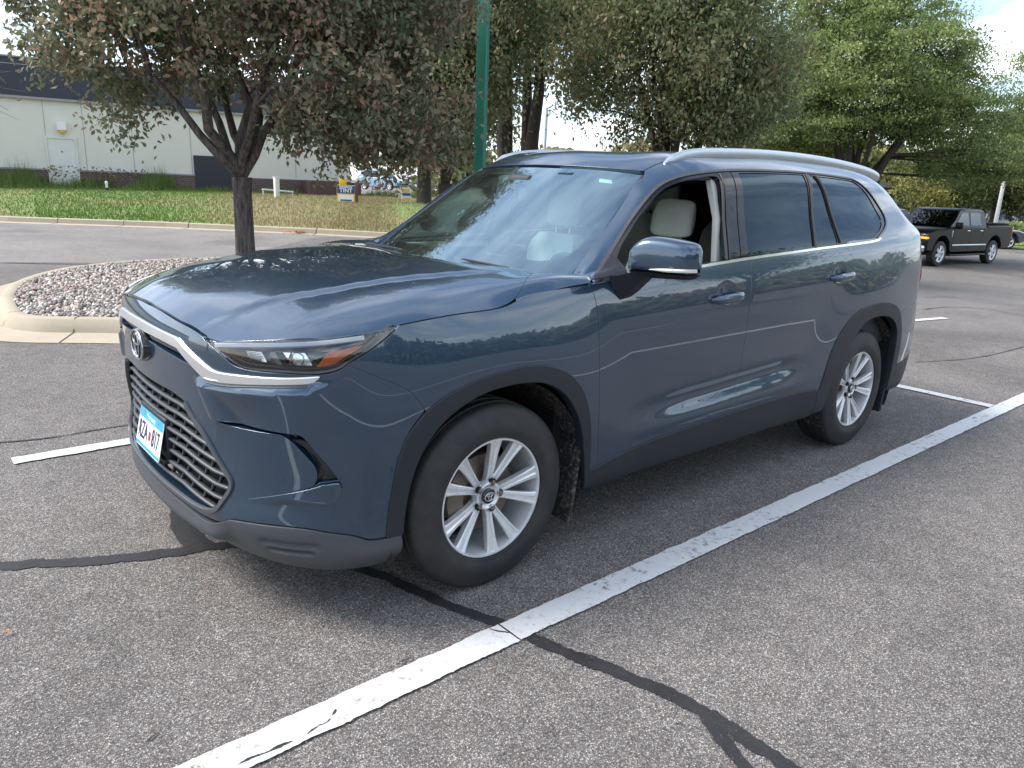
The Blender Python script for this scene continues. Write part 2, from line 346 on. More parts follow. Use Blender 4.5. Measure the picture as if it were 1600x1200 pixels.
def outline(segs,h):
    """segs: list of point lists; ('s',pts)=smooth, list=straight; consecutive segments are joined"""
    o=[]
    for s in segs:
        q=catm(s[1]) if isinstance(s,tuple) and s[0]=='s' else np.asarray(s,float)
        if len(q)>1: q=resamp(q,h) if (isinstance(s,tuple) and s[0]=='s') else np.concatenate([resamp(q[i:i+2],h)[:-1] for i in range(len(q)-1)]+[q[-1:]])
        o.append(q)
    P=np.concatenate(o+[o[0][:1]])
    if np.linalg.norm(P[0]-P[-1])>h*.6: P=np.concatenate([resamp(np.array([a,b]),h)[:-1] if np.linalg.norm(a-b)>h*1.5 else a[None] for a,b in zip(P[:-1],P[1:])])
    keep=[0]
    for i in range(1,len(P)):
        if np.linalg.norm(P[i]-P[keep[-1]])>h*.25: keep.append(i)
    P=P[keep]
    if np.linalg.norm(P[0]-P[-1])<h*.25: P=P[:-1]
    # close with subdivision
    if np.linalg.norm(P[0]-P[-1])>h*1.5: P=np.concatenate([P,resamp(np.array([P[-1],P[0]]),h)[1:-1]])
    return P
def area(P): return .5*np.sum(P[:,0]*np.roll(P[:,1],-1)-np.roll(P[:,0],-1)*P[:,1])
def inset(P,d):
    """move a CCW polygon inwards by d"""
    e1=P-np.roll(P,1,0); e2=np.roll(P,-1,0)-P
    n1=np.stack([-e1[:,1],e1[:,0]],1); n1/=np.linalg.norm(n1,axis=1)[:,None]+1e-12
    n2=np.stack([-e2[:,1],e2[:,0]],1); n2/=np.linalg.norm(n2,axis=1)[:,None]+1e-12
    n=n1+n2; l=np.linalg.norm(n,axis=1); n/=np.maximum(l,.6)[:,None]**2/1.; return P+n*d*1.0*np.minimum(1.6,1)[...] if False else P+(n1+n2)/np.maximum(1+np.sum(n1*n2,1),.35)[:,None]*d
def inside(P,q):
    x,y=q[:,0],q[:,1]; c=np.zeros(len(q),bool); a=P; b=np.roll(P,-1,0)
    for i in range(len(a)):
        if a[i,1]==b[i,1]: continue
        m=((a[i,1]>y)!=(b[i,1]>y)); m&=x<(b[i,0]-a[i,0])*(y-a[i,1])/(b[i,1]-a[i,1])+a[i,0]; c^=m
    return c
def dist_to(P,q):
    d=np.full(len(q),9.)
    for p in P: d=np.minimum(d,np.hypot(q[:,0]-p[0],q[:,1]-p[1]))
    return d
def normals(F,a,b,ref):
    e=1e-3; pa=F(a+e,b)-F(a-e,b); pb=F(a,b+e)-F(a,b-e); n=np.cross(pa,pb); n/=np.linalg.norm(n,axis=1)[:,None]+1e-12
    return n*ref
def patch(mb,F,outer,mat,ref,holes=(),g=.03,h=None,off=0.,flange=.012,gap=.0018,mirror=None,feat=None,hole_flange=None,rnd=.0012,scale=(1,1),inmat=None):
    """trimmed piece of surface F over a 2-D domain polygon; edges turn inwards (panel gaps).
    mirror None: near side as is; 'far': mirrored copy; 'both'"""
    h=h or g*.6; P=outline(outer,h)
    if area(P)<0: P=P[::-1]
    if gap: P=inset(P,gap)
    H=[]
    for q in holes:
        Q=outline(q,h); Q=Q if area(Q)<0 else Q[::-1]; H.append(inset(Q,gap) if gap else Q)
    allb=np.concatenate([P]+H+([resamp(f,h) for f in feat] if feat else []))
    x0,y0=P.min(0); x1,y1=P.max(0); gx,gy=np.meshgrid(np.arange(x0,x1,g),np.arange(y0,y1,g*.87)); gx=gx+((np.arange(gx.shape[0])%2)*g/2)[:,None]
    Q=np.stack([gx.ravel(),gy.ravel()],1)
    m=inside(P,Q)
    for q in H: m&=~inside(q,Q)
    Q=Q[m]; 
    if len(Q): Q=Q[dist_to(allb,Q)>g*.5]
    verts=np.concatenate([allb,Q]); edges=[]; o=0
    for q in [P]+H: edges+=[(o+i,o+(i+1)%len(q)) for i in range(len(q))]; o+=len(q)
    if feat:
        for f in feat: k=len(resamp(f,h)); edges+=[(o+i,o+i+1) for i in range(k-1)]; o+=k
    r=delaunay_2d_cdt([Vector(v) for v in verts],edges,[],0,1e-7)
    W=np.array([v[:] for v in r[0]]); T=np.array([f[:] for f in r[2] if len(f)==3])
    ctr=W[T].mean(1); ok=inside(P,ctr)
    for q in H: ok&=~inside(q,ctr)
    T=T[ok]
    a2=np.cross(W[T[:,1]]-W[T[:,0]],W[T[:,2]]-W[T[:,0]]); T=T[np.abs(a2)>1e-10]; a2=a2[np.abs(a2)>1e-10]; T[a2<0]=T[a2<0][:,::-1]
    X=F(W[:,0],W[:,1]); Nn=normals(F,W[:,0],W[:,1],ref); X=X+Nn*off
    if ref<0: T=T[:,::-1]
    pieces=[(X,T.tolist(),Nn)]
    for k,q in enumerate([P]+H):
        fl=flange if k==0 or hole_flange is None else hole_flange
        if not fl: continue
        Xb=F(q[:,0],q[:,1]); Nb=normals(F,q[:,0],q[:,1],ref); Xb=Xb+Nb*off
        t=np.roll(Xb,-1,0)-np.roll(Xb,1,0); t/=np.linalg.norm(t,axis=1)[:,None]+1e-12
        outw=np.cross(t,Nb)*ref   # points away from the panel
        rows=[Xb,Xb+outw*rnd*.7-Nb*rnd*.3,Xb+outw*rnd-Nb*rnd,Xb+outw*rnd-Nb*fl]
        nr=[Nb,(Nb+outw*.8),(outw+Nb*.15),outw]; nr=[v/np.linalg.norm(v,axis=1)[:,None] for v in nr]
        n=len(q); VV=np.concatenate(rows); NN=np.concatenate(nr); FF=[]
        for i in range(3):
            for j in range(n):
                a=i*n+j; b=i*n+(j+1)%n; f=(a,a+n,b+n,b); FF.append(f if ref>0 else f[::-1])
        pieces.append((VV,FF,NN))
    for (V,Fc,Nn) in pieces:
        if mirror!='far': mb.add(V,Fc,mat,Nn)
        if mirror in('far','both'): mb.add(V*[1,-1,1],[f[::-1] for f in Fc],mat,Nn*[1,-1,1])
    return mb
def strip(mb,F,pts,w,mat,ref,thick=.006,off=0.,mirror=None,smooth=True,n=None):
    """raised moulding following a domain polyline: pts [(a,b)], half-width w along the second direction perpendicular"""
    p=catm(pts) if smooth else np.asarray(pts,float); p=resamp(p,n or .02)
    X=F(p[:,0],p[:,1]); Nn=normals(F,p[:,0],p[:,1],ref); t=np.gradient(X,axis=0); t/=np.linalg.norm(t,axis=1)[:,None]; s=np.cross(Nn,t)
    X=X+Nn*off; loops=[]
    for (a,b) in ((-1,0),(-1,.6),(-.75,1),(.75,1),(1,.6),(1,0)): loops.append(X+s*w*a+Nn*thick*b)
    L=[np.array([loops[k][i] for k in range(6)]) for i in range(len(p))]
    if mirror!='far': mb.loft(L,mat)
    if mirror in('far','both'): mb.loft([q*[1,-1,1] for q in L],mat)
    return mb
# ---------------- the parked SUV
suv=empty("suv",(1.475,0,0),label="dark blue-grey three-row SUV parked between the white bay lines, driver window down",cat="SUV")
def kid(o,par=None):
    o.parent=par or suv
    if (par or suv)==suv: o.location=o.location-suv.location
    return o
def part(mb,name,par=None,**k): return kid(mb.build(name,**k),par)
def two(name,fn,par=None,**k):
    """near (driver) side piece and its mirrored twin"""
    r=[]
    for m in (None,'far'):
        mb=MB(); fn(mb,m); r.append(part(mb,name,par,**k))
    return r
# hood
hh=[(-.930,0),(-.932,.10),(-.921,.32),(-.902,.43),(-.890,.515)]
hs=[(-.895,.515),(-.868,.60),(-.815,.685),(-.735,.785),(-.63,.865),(-.51,.908),(-.405,.922)]
hc=[(-.405,.922),(-.21,.928),(.025,.928),(.09,.915),(.15,.885),(.23,.825),(.302,.765)]
hr=[(.302,.765),(.375,.62),(.318,.42),(.278,.22),(.268,0)]
mir=lambda q:[(a,-b) for a,b in q[::-1]]
mb=MB(); patch(mb,HD,[('s',mir(hh)+hh[1:]),('s',hs),('s',hc),('s',hr+mir(hr)[1:]),('s',mir(hc)),('s',mir(hs))],'paint',1,g=.02,flange=.03); part(mb,'hood')
# front bumper cover, both sides in one
top=[(0,1.053),(.12,1.052),(.307,1.040),(.436,1.030),(.500,1.018),(.522,1.006)]
hlf=[(.530,1.006),(.575,.990),(.616,.972),(.666,.949),(.720,.941),(.852,.942),(.985,.944),(1.038,.958),(1.056,.971)]
cut=[(1.056,.971),(1.158,.925),(1.262,.868),(1.318,.800)]
arF=[(1.318,.788),(1.263,.730),(1.233,.665),(1.213,.594),(1.199,.511),(1.188,.429),(1.184,.358)]
low=[(1.184,.358),(1.123,.362),(1.067,.387),(.999,.404),(.909,.421),(.735,.417),(.62,.402),(.55,.372),(.30,.374),(0,.378)]
mr=lambda q:[(-a,b) for a,b in q[::-1]]
half=[('s',top),('s',hlf),('s',cut),('s',arF),('s',low)]
oth=[('s',mr(s[1])) for s in half[::-1]]
slot=[[(-.352,.962),(.352,.962)],[(.352,.962),(.43,.918)],('s',[(.43,.912),(.25,.925),(0,.935),(-.25,.925),(-.43,.912)]),[(-.43,.918),(-.352,.962)]]
gA=[(-.355,.772),(-.27,.782),(-.12,.782),(0,.781),(.12,.782),(.27,.782),(.355,.772)]
gB=[(.378,.765),(.425,.722),(.489,.676),(.536,.627),(.581,.576),(.612,.545)]
gC=[(.612,.545),(.621,.528),(.612,.500),(.582,.458),(.555,.424),(.52,.404)]
gD=[(.52,.400),(.44,.394),(.258,.398),(0,.402)]
gr=[('s',gA),('s',gB),('s',gC),('s',gD+mr(gD)[1:]),('s',mr(gC)),('s',mr(gB))]
vent=[('s',[(.853,.735),(.909,.730),(.948,.691),(.991,.638),(1.023,.588)]),[(1.023,.588),(.962,.580),(.942,.566)],('s',[(.942,.566),(.956,.60),(.950,.632),(.911,.680),(.860,.728)])]
_zt=lambda s:float(np.interp(s,[.5,.62,.93,1.1],[.882,.882,.912,.95]))
FE=[]
for sg_ in (1,-1):
    ss=np.arange(.50,1.045,.03); FE+=[[(sg_*s,_zt(s)) for s in ss],[(sg_*s,_zt(s)-.026) for s in ss]]
    ss=np.arange(.575,.845,.03); pass
vh=[[(.586,.7375),(.588,.7485),(.70,.7485),(.875,.7485)],('s',[(.875,.7485),(.900,.743),(.922,.724),(.948,.691),(.991,.638),(1.023,.588)]),[(1.023,.588),(.962,.580),(.942,.566)],('s',[(.942,.566),(.956,.60),(.950,.632),(.911,.680),(.866,.724),(.835,.7375)]),[(.835,.7375),(.70,.7375),(.586,.7375)]]
mb=MB(); patch(mb,LB,half+oth,'paint',1,feat=FE,holes=[slot,gr,vh,[('s',mr(v[1])) if isinstance(v,tuple) else mr(v) for v in vh[::-1]]],g=.014,flange=.03,hole_flange=.05,gap=.0016)
bumper=part(mb,'front_bumper')
# black line closing the recess, vent interior, wing blades
def f(mb,m):
    patch(mb,LB,[[(.52,.765),(.87,.765),(.87,.722),(.52,.722)]],'void',1,g=.02,off=-.055,flange=0,gap=0,mirror=m)
    patch(mb,LB,vent,'gloss_black',1,g=.02,off=-.035,flange=0,gap=-.01,mirror=m)
    patch(mb,LB,[('s',[(.868,.718),(.915,.716),(.955,.68),(.998,.622),(1.018,.592)]),[(1.018,.592),(.985,.588)],('s',[(.985,.588),(.968,.640),(.925,.69),(.868,.718)])],'plastic',1,g=.02,off=-.012,flange=.01,gap=0,mirror=m)
two('air_vent',f)
def f(mb,m):
    def WG(s,z,o=.014):   # blade swelling outwards
        P=LB(s,z); Nn=normals(LB,s,z,1); k=np.clip((np.asarray(s)-.69)/.30,0,1)*(np.asarray(s)<9)
        e=np.clip(1-np.abs((np.asarray(z)-.545)/.062),0,1); return P+Nn*(o*np.minimum(k,1)*np.minimum(1,e*2.2)+.002)[:,None]
    patch(mb,WG,[[(.695,.489),(.80,.519),(.934,.560)],('s',[(.934,.560),(.97,.574),(1.000,.582),(1.024,.583)]),('s',[(1.024,.583),(1.032,.56),(1.020,.53),(.985,.512),(.90,.500),(.80,.493),(.695,.489)])],'paint',1,g=.012,flange=.008,gap=0,mirror=m)
two('bumper_blade',f)
# chrome strip
cT=[(0,.996),(.132,.994),(.255,.991),(.352,.989)]; 
mb=MB()
q=[('s',cT),[(.352,.989),(.408,.967),(.486,.940)],('s',[(.486,.940),(.545,.920),(.575,.914),(.62,.913)]),('s',[(.62,.913),(.724,.919),(.86,.926),(.972,.936)]),
   [(.972,.936),(.955,.922),(.933,.9155)],('s',[(.933,.9155),(.77,.900),(.62,.884),(.56,.879),(.532,.880)]),[(.532,.880),(.507,.892),(.433,.926),(.362,.958)],('s',[(.362,.958),(.25,.963),(.13,.966),(0,.967)])]
full=q+[('s',mr(v[1])) if isinstance(v,tuple) else mr(v) for v in q[::-1]]
patch(mb,LB,full,'satin',1,g=.012,off=.009,flange=.014,gap=0,rnd=.003); part(mb,'chrome_strip')
for sgn in (1,-1):  # darker grey lower part running along the chrome strip
    mb=MB(); w1=[(.545,.885),(.62,.884),(.77,.900),(.933,.913)]; w2=[(.933,.903),(.77,.889),(.62,.872),(.545,.870)]
    if sgn<0: w1=[(-a,b) for a,b in w1]; w2=[(-a,b) for a,b in w2]
    patch(mb,LB,[('s',w1),('s',w2)],'plastic_grey',1,g=.012,off=.004,flange=.006,gap=0)
    part(mb,'strip_lower_trim')
# upper slot filling
mb=MB(); patch(mb,LB,slot,'gloss_black',1,g=.02,off=-.045,flange=0,gap=-.012)
strip(mb,LB,[(-.40,.938),(-.2,.943),(0,.946),(.2,.943),(.40,.938)],.0065,'plastic_grey',1,thick=.012,off=-.022)
part(mb,'upper_grille')
# lower grille
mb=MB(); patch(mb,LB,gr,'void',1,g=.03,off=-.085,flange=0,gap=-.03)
def gin(s,z):
    P=np.array([[s,z]]); return bool(inside(_go,P)[0])
_go=outline(gr,.02); _go=_go if area(_go)>0 else _go[::-1]
rows=np.arange(.430,.785,.0425)
def zrow(z0,s): s=abs(s); return z0+.012-.028*max(0,min(1,(s-.30)/.22))+(-.012*max(0,(.62-z0-.15)))*s
for i,z0 in enumerate(rows):
    run=[]
    for s in np.arange(-.66,.661,.012):
        z=zrow(z0,s)
        if gin(s,z): run.append((s,z))
    if len(run)<5: continue
    for h,w,off,mt in ((0,.0058,-.016,'plastic_grey'),): strip(mb,LB,run,w,mt,1,thick=.020,off=off-.012,smooth=False,n=.02)
    # staggered struts to the row above
    for k in range(-8,9):
        s=(k+.5*(i%2))*.088
        for a,b in ((s,s+.016),(s+.016,s+.016)):
            z1=zrow(z0,a); z2=zrow(z0+.0425,b)
            if gin(a,z1) and gin(b,z2) and a!=b: strip(mb,LB,[(a,z1),(b,z2)],.0028,'plastic_grey',1,thick=.014,off=-.030,smooth=False)
grille=part(mb,'grille')
mb=MB()
ring=gr
gi=inset(_go,.015); gi=[[tuple(p) for p in gi]]
patch(mb,LB,[('s',gB),('s',gC),('s',gD+mr(gD)[1:]),('s',mr(gC)),('s',mr(gB))],'plastic',1,holes=[[('s',[(-.36,.75),(0,.80),(.36,.75)]),('s',[(.40,.722),(.478,.664),(.522,.617),(.566,.567),(.592,.540),(.601,.524),(.592,.505),(.566,.468),(.54,.436),(.51,.422)]),('s',[(.51,.420),(.25,.418),(-.25,.418),(-.51,.420)]),('s',[(-.51,.422),(-.54,.436),(-.566,.468),(-.592,.505),(-.601,.524),(-.592,.540),(-.566,.567),(-.522,.617),(-.478,.664),(-.40,.722)])]],g=.014,off=.006,flange=.03,gap=0) if False else None
def edge(mb,pts,w,off,th,mat): strip(mb,LB,pts,w,mat,1,thick=th,off=off,n=.012)
edge(mb,gB+gC[1:]+gD[1:]+mr(gD)[1:]+mr(gC)[1:]+mr(gB)[1:],.009,-.006,.014,'plastic_grey')
part(mb,'grille_surround')
# number plate, on its bracket
def frame(x,y,z,tilt):   # local: u right (+y seen from front = toward -y?), v up
    return None
pl=MB(); tl=.033/.152
def PP(a,b,o=0): return (-.982+b*tl*.152/.152*1.0-.0-o, a, .478+b)   # a: y, b: height
def rectp(mb,a0,a1,b0,b1,o,th,mat,r=0):
    pts=[]
    if r:
        for cx,cz,q0 in ((a1-r,b1-r,0),(a0+r,b1-r,90),(a0+r,b0+r,180),(a1-r,b0+r,270)):
            for k in range(5): q=math.radians(q0+k*22.5); pts.append((cx+r*math.cos(q),cz+r*math.sin(q)))
    else: pts=[(a1,b1),(a0,b1),(a0,b0),(a1,b0)]
    F=[PP(a,b,o) for a,b in pts]; B=[PP(a,b,o-th) for a,b in pts]; mb.loft([B,F],mat)
rectp(pl,-.152,.152,0,.152,0,.002,'plate_white',.012)
plate=part(pl,'number_plate')
mb=MB(); rectp(mb,-.149,.149,.112,.1495,.0006,.0005,'plate_blue',.008); rectp(mb,-.149,.149,.003,.016,.0006,.0005,'plate_blue',.004); part(mb,'plate_band',plate)
def text_mesh(txt,size,ext,name,mat,sx=1.,bold=0.):
    cu=bpy.data.curves.new(name,'FONT'); cu.body=txt; cu.size=size; cu.extrude=ext; cu.align_x='CENTER'; cu.align_y='CENTER'; cu.resolution_u=3; cu.offset=bold
    o=bpy.data.objects.new(name,cu); scene.collection.objects.link(o); bpy.context.view_layer.update()
    me=bpy.data.meshes.new_from_object(o); bpy.data.objects.remove(o); me.materials.clear(); me.materials.append(MAT[mat]); me.name=name
    if sx!=1: me.transform(Matrix.Diagonal((sx,1,1,1)))
    n=bpy.data.objects.new(name,me); scene.collection.objects.link(n); return n
# plate frame: text x axis -> -y, text y axis -> up (tilted), normal -> -x
up=Vector((tl,0,1)).normalized(); rt=Vector((0,-1,0)); no=rt.cross(up)
def put(o,a,b,off,par):
    p=Vector(PP(a,b,off)); Mx=Matrix(((rt.x,up.x,no.x,p.x),(rt.y,up.y,no.y,p.y),(rt.z,up.z,no.z,p.z),(0,0,0,1)))
    o.data.transform(Mx); kid(o,par); return o
# plate parent is suv-child with offset baked: keep the pieces in car space
put(text_mesh("RZA",.098,.0006,'plate_text','plate_ink',.60,.0012),.078,.064,.0012,plate)
put(text_mesh("817",.098,.0006,'plate_text','plate_ink',.60,.0012),-.080,.064,.0012,plate)
put(text_mesh("Minnesota",.030,.0004,'plate_text','plate_white',.9),0,.130,.0012,plate)
mb=MB(); rectp(mb,-.020,.008,.045,.080,.0008,.0005,'red_lens',.01); part(mb,'plate_sticker',plate)
for a in (-.09,.09): mb=MB(); mb.revolve([(0,.0),(0,.006),(.002,.006)],'satin',PP(a,.138,.003),'x',10); part(mb,'plate_screw',plate)
mb=MB(); mb.box((-.925,0,.56),(.05,.31,.17),'plastic',bev=.01); mb.box((-.925,0,.475),(.07,.30,.02),'plastic',bev=.005); part(mb,'plate_bracket')
# emblem: disc with three interlocking oval rings
EC=Vector((-.972,0,.905))
def oval(mb,cy_,cz,a,b,r,mat,o=0,n=40):
    pts=[(EC.x-.010-o,cy_+a*math.cos(q),EC.z+cz+b*math.sin(q)) for q in np.linspace(0,2*math.pi,n,endpoint=False)]
    L_=[]; 
    for i,p in enumerate(pts):
        c=Vector((EC.x-.010-o,cy_,EC.z+cz)); d=(Vector(p)-c).normalized()
        L_.append([(Vector(p)+d*r*math.cos(t)+Vector((-1,0,0))*r*.8*math.sin(t))[:] for t in np.linspace(0,2*math.pi,8,endpoint=False)])
    L_.append(L_[0]); mb.loft(L_,mat,cap=False)
mb=MB()
disc=[[(EC.x+.04-h,w_*.083*math.cos(q),EC.z+w_*.060*math.sin(q)) for q in np.linspace(0,2*math.pi,40,endpoint=False)] for h,w_ in ((0,1.08),(.035,1.06),(.048,.98))]
mb.loft(disc,'gloss_black'); em=part(mb,'emblem')
mb=MB(); oval(mb,0,0,.078,.0545,.0050,'emblem_metal'); oval(mb,0,.020,.048,.019,.0038,'emblem_metal'); oval(mb,0,-.002,.022,.046,.0038,'emblem_metal'); part(mb,'emblem_rings',em)
# lower valance and lip
vs=[(0,.372),(.30,.368),(.52,.360),(.575,.380),(.61,.398)]
va=[(.61,.398),(.735,.413),(.909,.417),(.999,.400),(1.067,.383),(1.123,.357),(1.184,.353),(1.238,.352)]
vb=[(1.238,.352),(1.245,.30),(1.235,.225)]
vc=[(1.235,.225),(1.156,.222),(.994,.225),(.873,.230),(.67,.232),(.4,.236),(0,.238)]
hv=[('s',vs),('s',va),('s',vb),('s',vc)]; mb=MB()
def LIP(s,z):
    s=np.asarray(s,float); P=LB(s,z); Nn=normals(LB,s,z,1); a=np.abs(s)
    k=(1-sst(a,.50,.62))*np.exp(-((np.asarray(z)-.318)/.034)**2)*.030+.003+ .010*sst(a,.62,.8)*np.exp(-((np.asarray(z)-.30)/.05)**2)
    k-=.012*np.exp(-((np.asarray(z)-.348)/.012)**2)*sst(a,.73,.76)*(1-sst(a,.93,.97))
    k-=.010*np.exp(-((np.asarray(z)-.322)/.007)**2)*sst(a,.75,.78)*(1-sst(a,.92,.95))
    return P+Nn*k[:,None]
patch(mb,LIP,hv+[('s',mr(v[1])) for v in hv[::-1]],'plastic_grey',1,g=.013,flange=.06); part(mb,'lower_valance')
# wheel arch cladding
fo=[(1.184,.352),(1.188,.429),(1.199,.511),(1.213,.594),(1.233,.661),(1.263,.722),(1.325,.785),(1.413,.832),(1.541,.868),(1.676,.885),(1.782,.888),(1.893,.872),(2.0,.826),(2.07,.76),(2.112,.68),(2.135,.60),(2.150,.48),(2.155,.392)]
fi=[(2.150,.300),(2.113,.49),(2.096,.559),(2.066,.636),(2.018,.712),(1.95,.775),(1.850,.820),(1.678,.833),(1.531,.811),(1.396,.746),(1.312,.655),(1.265,.540),(1.240,.352)]
def f(mb,m): patch(mb,LB,[('s',fo),[fo[-1],fi[0]],('s',fi)],'plastic',1,g=.02,off=.006,flange=.045,gap=0,rnd=.004,mirror=m)
two('arch_cladding',f)
ro=[(4.080,.455),(4.090,.50),(4.107,.574),(4.148,.684),(4.230,.789),(4.358,.874),(4.50,.912),(4.665,.925),(4.80,.915),(4.93,.88),(5.00,.825),(5.05,.74),(5.075,.62),(5.09,.48),(5.10,.36),(5.10,.31)]
ri=[(5.02,.31),(5.02,.48),(5.005,.62),(4.985,.718),(4.921,.787),(4.810,.832),(4.649,.845),(4.490,.815),(4.373,.728),(4.288,.640),(4.21,.50),(4.175,.38),(4.16,.31)]
rb=[(4.16,.31),(4.10,.31)]
def f(mb,m): patch(mb,LB,[('s',ro),[ro[-1],ri[0]],('s',ri),[ri[-1],(4.06,.31),(4.06,.455)]],'plastic',1,g=.02,off=.006,flange=.045,gap=0,rnd=.004,mirror=m)
two('arch_cladding',f)
# rocker cladding
rt_=[(2.160,.385),(2.224,.391),(2.295,.403),(2.508,.424),(2.985,.448),(3.231,.455),(3.555,.462),(3.90,.464),(4.055,.455)]
def f(mb,m): patch(mb,LB,[('s',rt_),[(4.055,.455),(4.055,.30)],('s',[(4.055,.298),(3.0,.294),(2.155,.298)]),[(2.155,.298),(2.160,.385)]],'plastic',1,g=.03,off=.005,flange=.05,gap=0,rnd=.004,mirror=m)
two('rocker_cladding',f)
# fender
ft=[(1.245,1.085),(1.434,1.102),(1.675,1.114),(1.745,1.132),(1.80,1.150),(1.95,1.160),(2.131,1.166)]
df=[(2.131,1.166),(2.153,1.128),(2.171,1.039),(2.178,.858),(2.186,.70),(2.193,.56),(2.203,.478),(2.212,.392)]
def f(mb,m):
    patch(mb,LB,[('s',cut[::-1]),[(1.056,.971)],('s',[(1.058,.973),(1.100,.993),(1.181,1.040),(1.245,1.085)]),('s',ft),('s',df),[(2.212,.391),(2.158,.388)],('s',fo[6:][::-1])],'paint',1,g=.018,flange=.025,mirror=m)
    patch(mb,HD,[('s',[(.095,-.915),(.15,-.885),(.23,-.825),(.302,-.765)]),[(.302,-.765),(.375,-.72),(.510,-.782),(.508,-.905),(.478,-.925)],('s',[(.478,-.925),(.3,-.93),(.17,-.932),(.095,-.928)])],'paint',1,g=.015,flange=.02,mirror=m)
two('fender',f)
# doors
bt=lambda x:float(zb(x)[0])-.004
dm=[(3.262,1.230),(3.269,1.155),(3.260,.999),(3.250,.863),(3.241,.758),(3.236,.588),(3.233,.457)]
topd=[(float(s_of_x(x)[0]),bt(x)) for x in (.49,.8,1.2,1.45,1.60)]
topd[0]=(2.135,1.174); topd[-1]=(3.262,bt(1.60)); 
botd=[(3.233,.459),(2.985,.452),(2.508,.428),(2.33,.410),(2.216,.394)]
def f(mb,m): patch(mb,LB,[('s',topd),('s',dm),('s',botd),('s',df[::-1])],'paint',1,g=.018,flange=.025,mirror=m)
fd=two('front_door',f)
topr=[(3.262,bt(1.60)),(3.9,bt(2.24)),(float(s_of_x(2.56)[0]),bt(2.56))]; topr=[(3.262,bt(1.60))]+[(float(s_of_x(x)[0]),bt(x)) for x in (1.8,2.1,2.4)]+[(4.226,1.280)]
dr=[(4.226,1.280),(4.30,1.215),(4.36,1.155),(4.421,1.085),(4.450,1.02),(4.452,.965),(4.435,.912)]
def f(mb,m): patch(mb,LB,[('s',topr),('s',dr),('s',[(4.435,.905),(4.358,.876),(4.230,.791),(4.148,.686),(4.107,.576),(4.090,.50),(4.079,.457)]),[(4.079,.457),(4.055,.458)],('s',[(4.055,.460),(3.90,.468),(3.555,.466),(3.233,.460)]),('s',dm[::-1])],'paint',1,g=.018,flange=.025,mirror=m)
rd=two('rear_door',f)
# quarter panel: lower part on LB, pillar part on GH
fuel=[('s',[(4.603,1.200),(4.610,1.221),(4.638,1.230),(4.70,1.231),(4.750,1.228),(4.785,1.214),(4.82,1.18),(4.865,1.124),(4.892,1.087),(4.883,1.074),(4.853,1.070),(4.79,1.072),(4.739,1.077),(4.700,1.092),(4.655,1.135),(4.618,1.172),(4.603,1.200)])]
qt=[(4.226,1.280)]+[(float(s_of_x(x)[0]),float(zb(x)[0])+.006) for x in (2.6,2.8,3.0,3.2,3.4,3.6,3.75,3.85)]
def f(mb,m):
    patch(mb,LB,[('s',qt),('s',[(qt[-1][0],qt[-1][1]),(5.58,1.2),(5.62,1.05),(5.64,.92)]),('s',[(5.64,.92),(5.50,.90),(5.30,.88),(5.15,.86),(5.01,.82)]),('s',[(5.0,.827),(4.93,.882),(4.80,.917),(4.665,.927),(4.50,.914),(4.435,.905)]),('s',dr[::-1])],'paint',1,holes=[fuel],g=.018,flange=.012,gap=.0,hole_flange=.01,mirror=m)
qp=two('quarter_panel',f)
two('fuel_door',lambda mb,m:patch(mb,LB,fuel,'paint',1,g=.02,off=-.0006,flange=.01,gap=.0022,mirror=m))
# rear bumper, tail lights, tailgate
def f(mb,m):
    patch(mb,LB,[('s',[(5.012,.818),(5.15,.857),(5.30,.875),(5.50,.895),(5.64,.915)]),[(5.64,.915),(5.66,.80),(6.503,.80)],[(6.503,.80),(6.503,.55)],('s',[(6.503,.55),(5.9,.55),(5.5,.52),(5.1,.48)]),('s',[(5.095,.48),(5.080,.62),(5.055,.74),(5.01,.82)])],'paint',1,g=.03,flange=.02,mirror=m)
two('rear_bumper',f)
two('rear_valance',lambda mb,m:patch(mb,LB,[[(5.10,.475),(5.5,.515),(5.9,.545),(6.503,.545),(6.503,.28),(5.10,.30)]],'plastic',1,g=.03,off=.004,flange=.03,gap=0,mirror=m))
TLS=lambda s,z:LB(s,z)+normals(LB,s,z,1)*(.075*np.exp(-((np.asarray(s)-5.74)/.13)**2)*np.exp(-((np.asarray(z)-1.06)/.09)**2))[:,None]
two('tail_light',lambda mb,m:patch(mb,TLS,[('s',[(5.50,1.16),(5.60,1.17),(5.9,1.14),(6.2,1.12)]),[(6.2,1.12),(6.2,1.05)],('s',[(6.2,1.05),(5.9,1.03),(5.75,.97),(5.66,.93),(5.60,1.0),(5.50,1.16)])],'red_lens',1,g=.03,off=.040,flange=.05,gap=0,rnd=.006,mirror=m))
mb=MB()
for m in (None,'far'): patch(mb,LB,[('s',[(5.585,1.29),(5.8,1.30),(6.2,1.30),(6.503,1.30)]),[(6.503,1.30),(6.503,.80),(5.665,.80)],('s',[(5.66,.80),(5.65,.92),(5.63,1.05),(5.585,1.2)])],'paint',1,g=.04,flange=.01,gap=0,off=-.003,mirror=m)
part(mb,'tailgate')
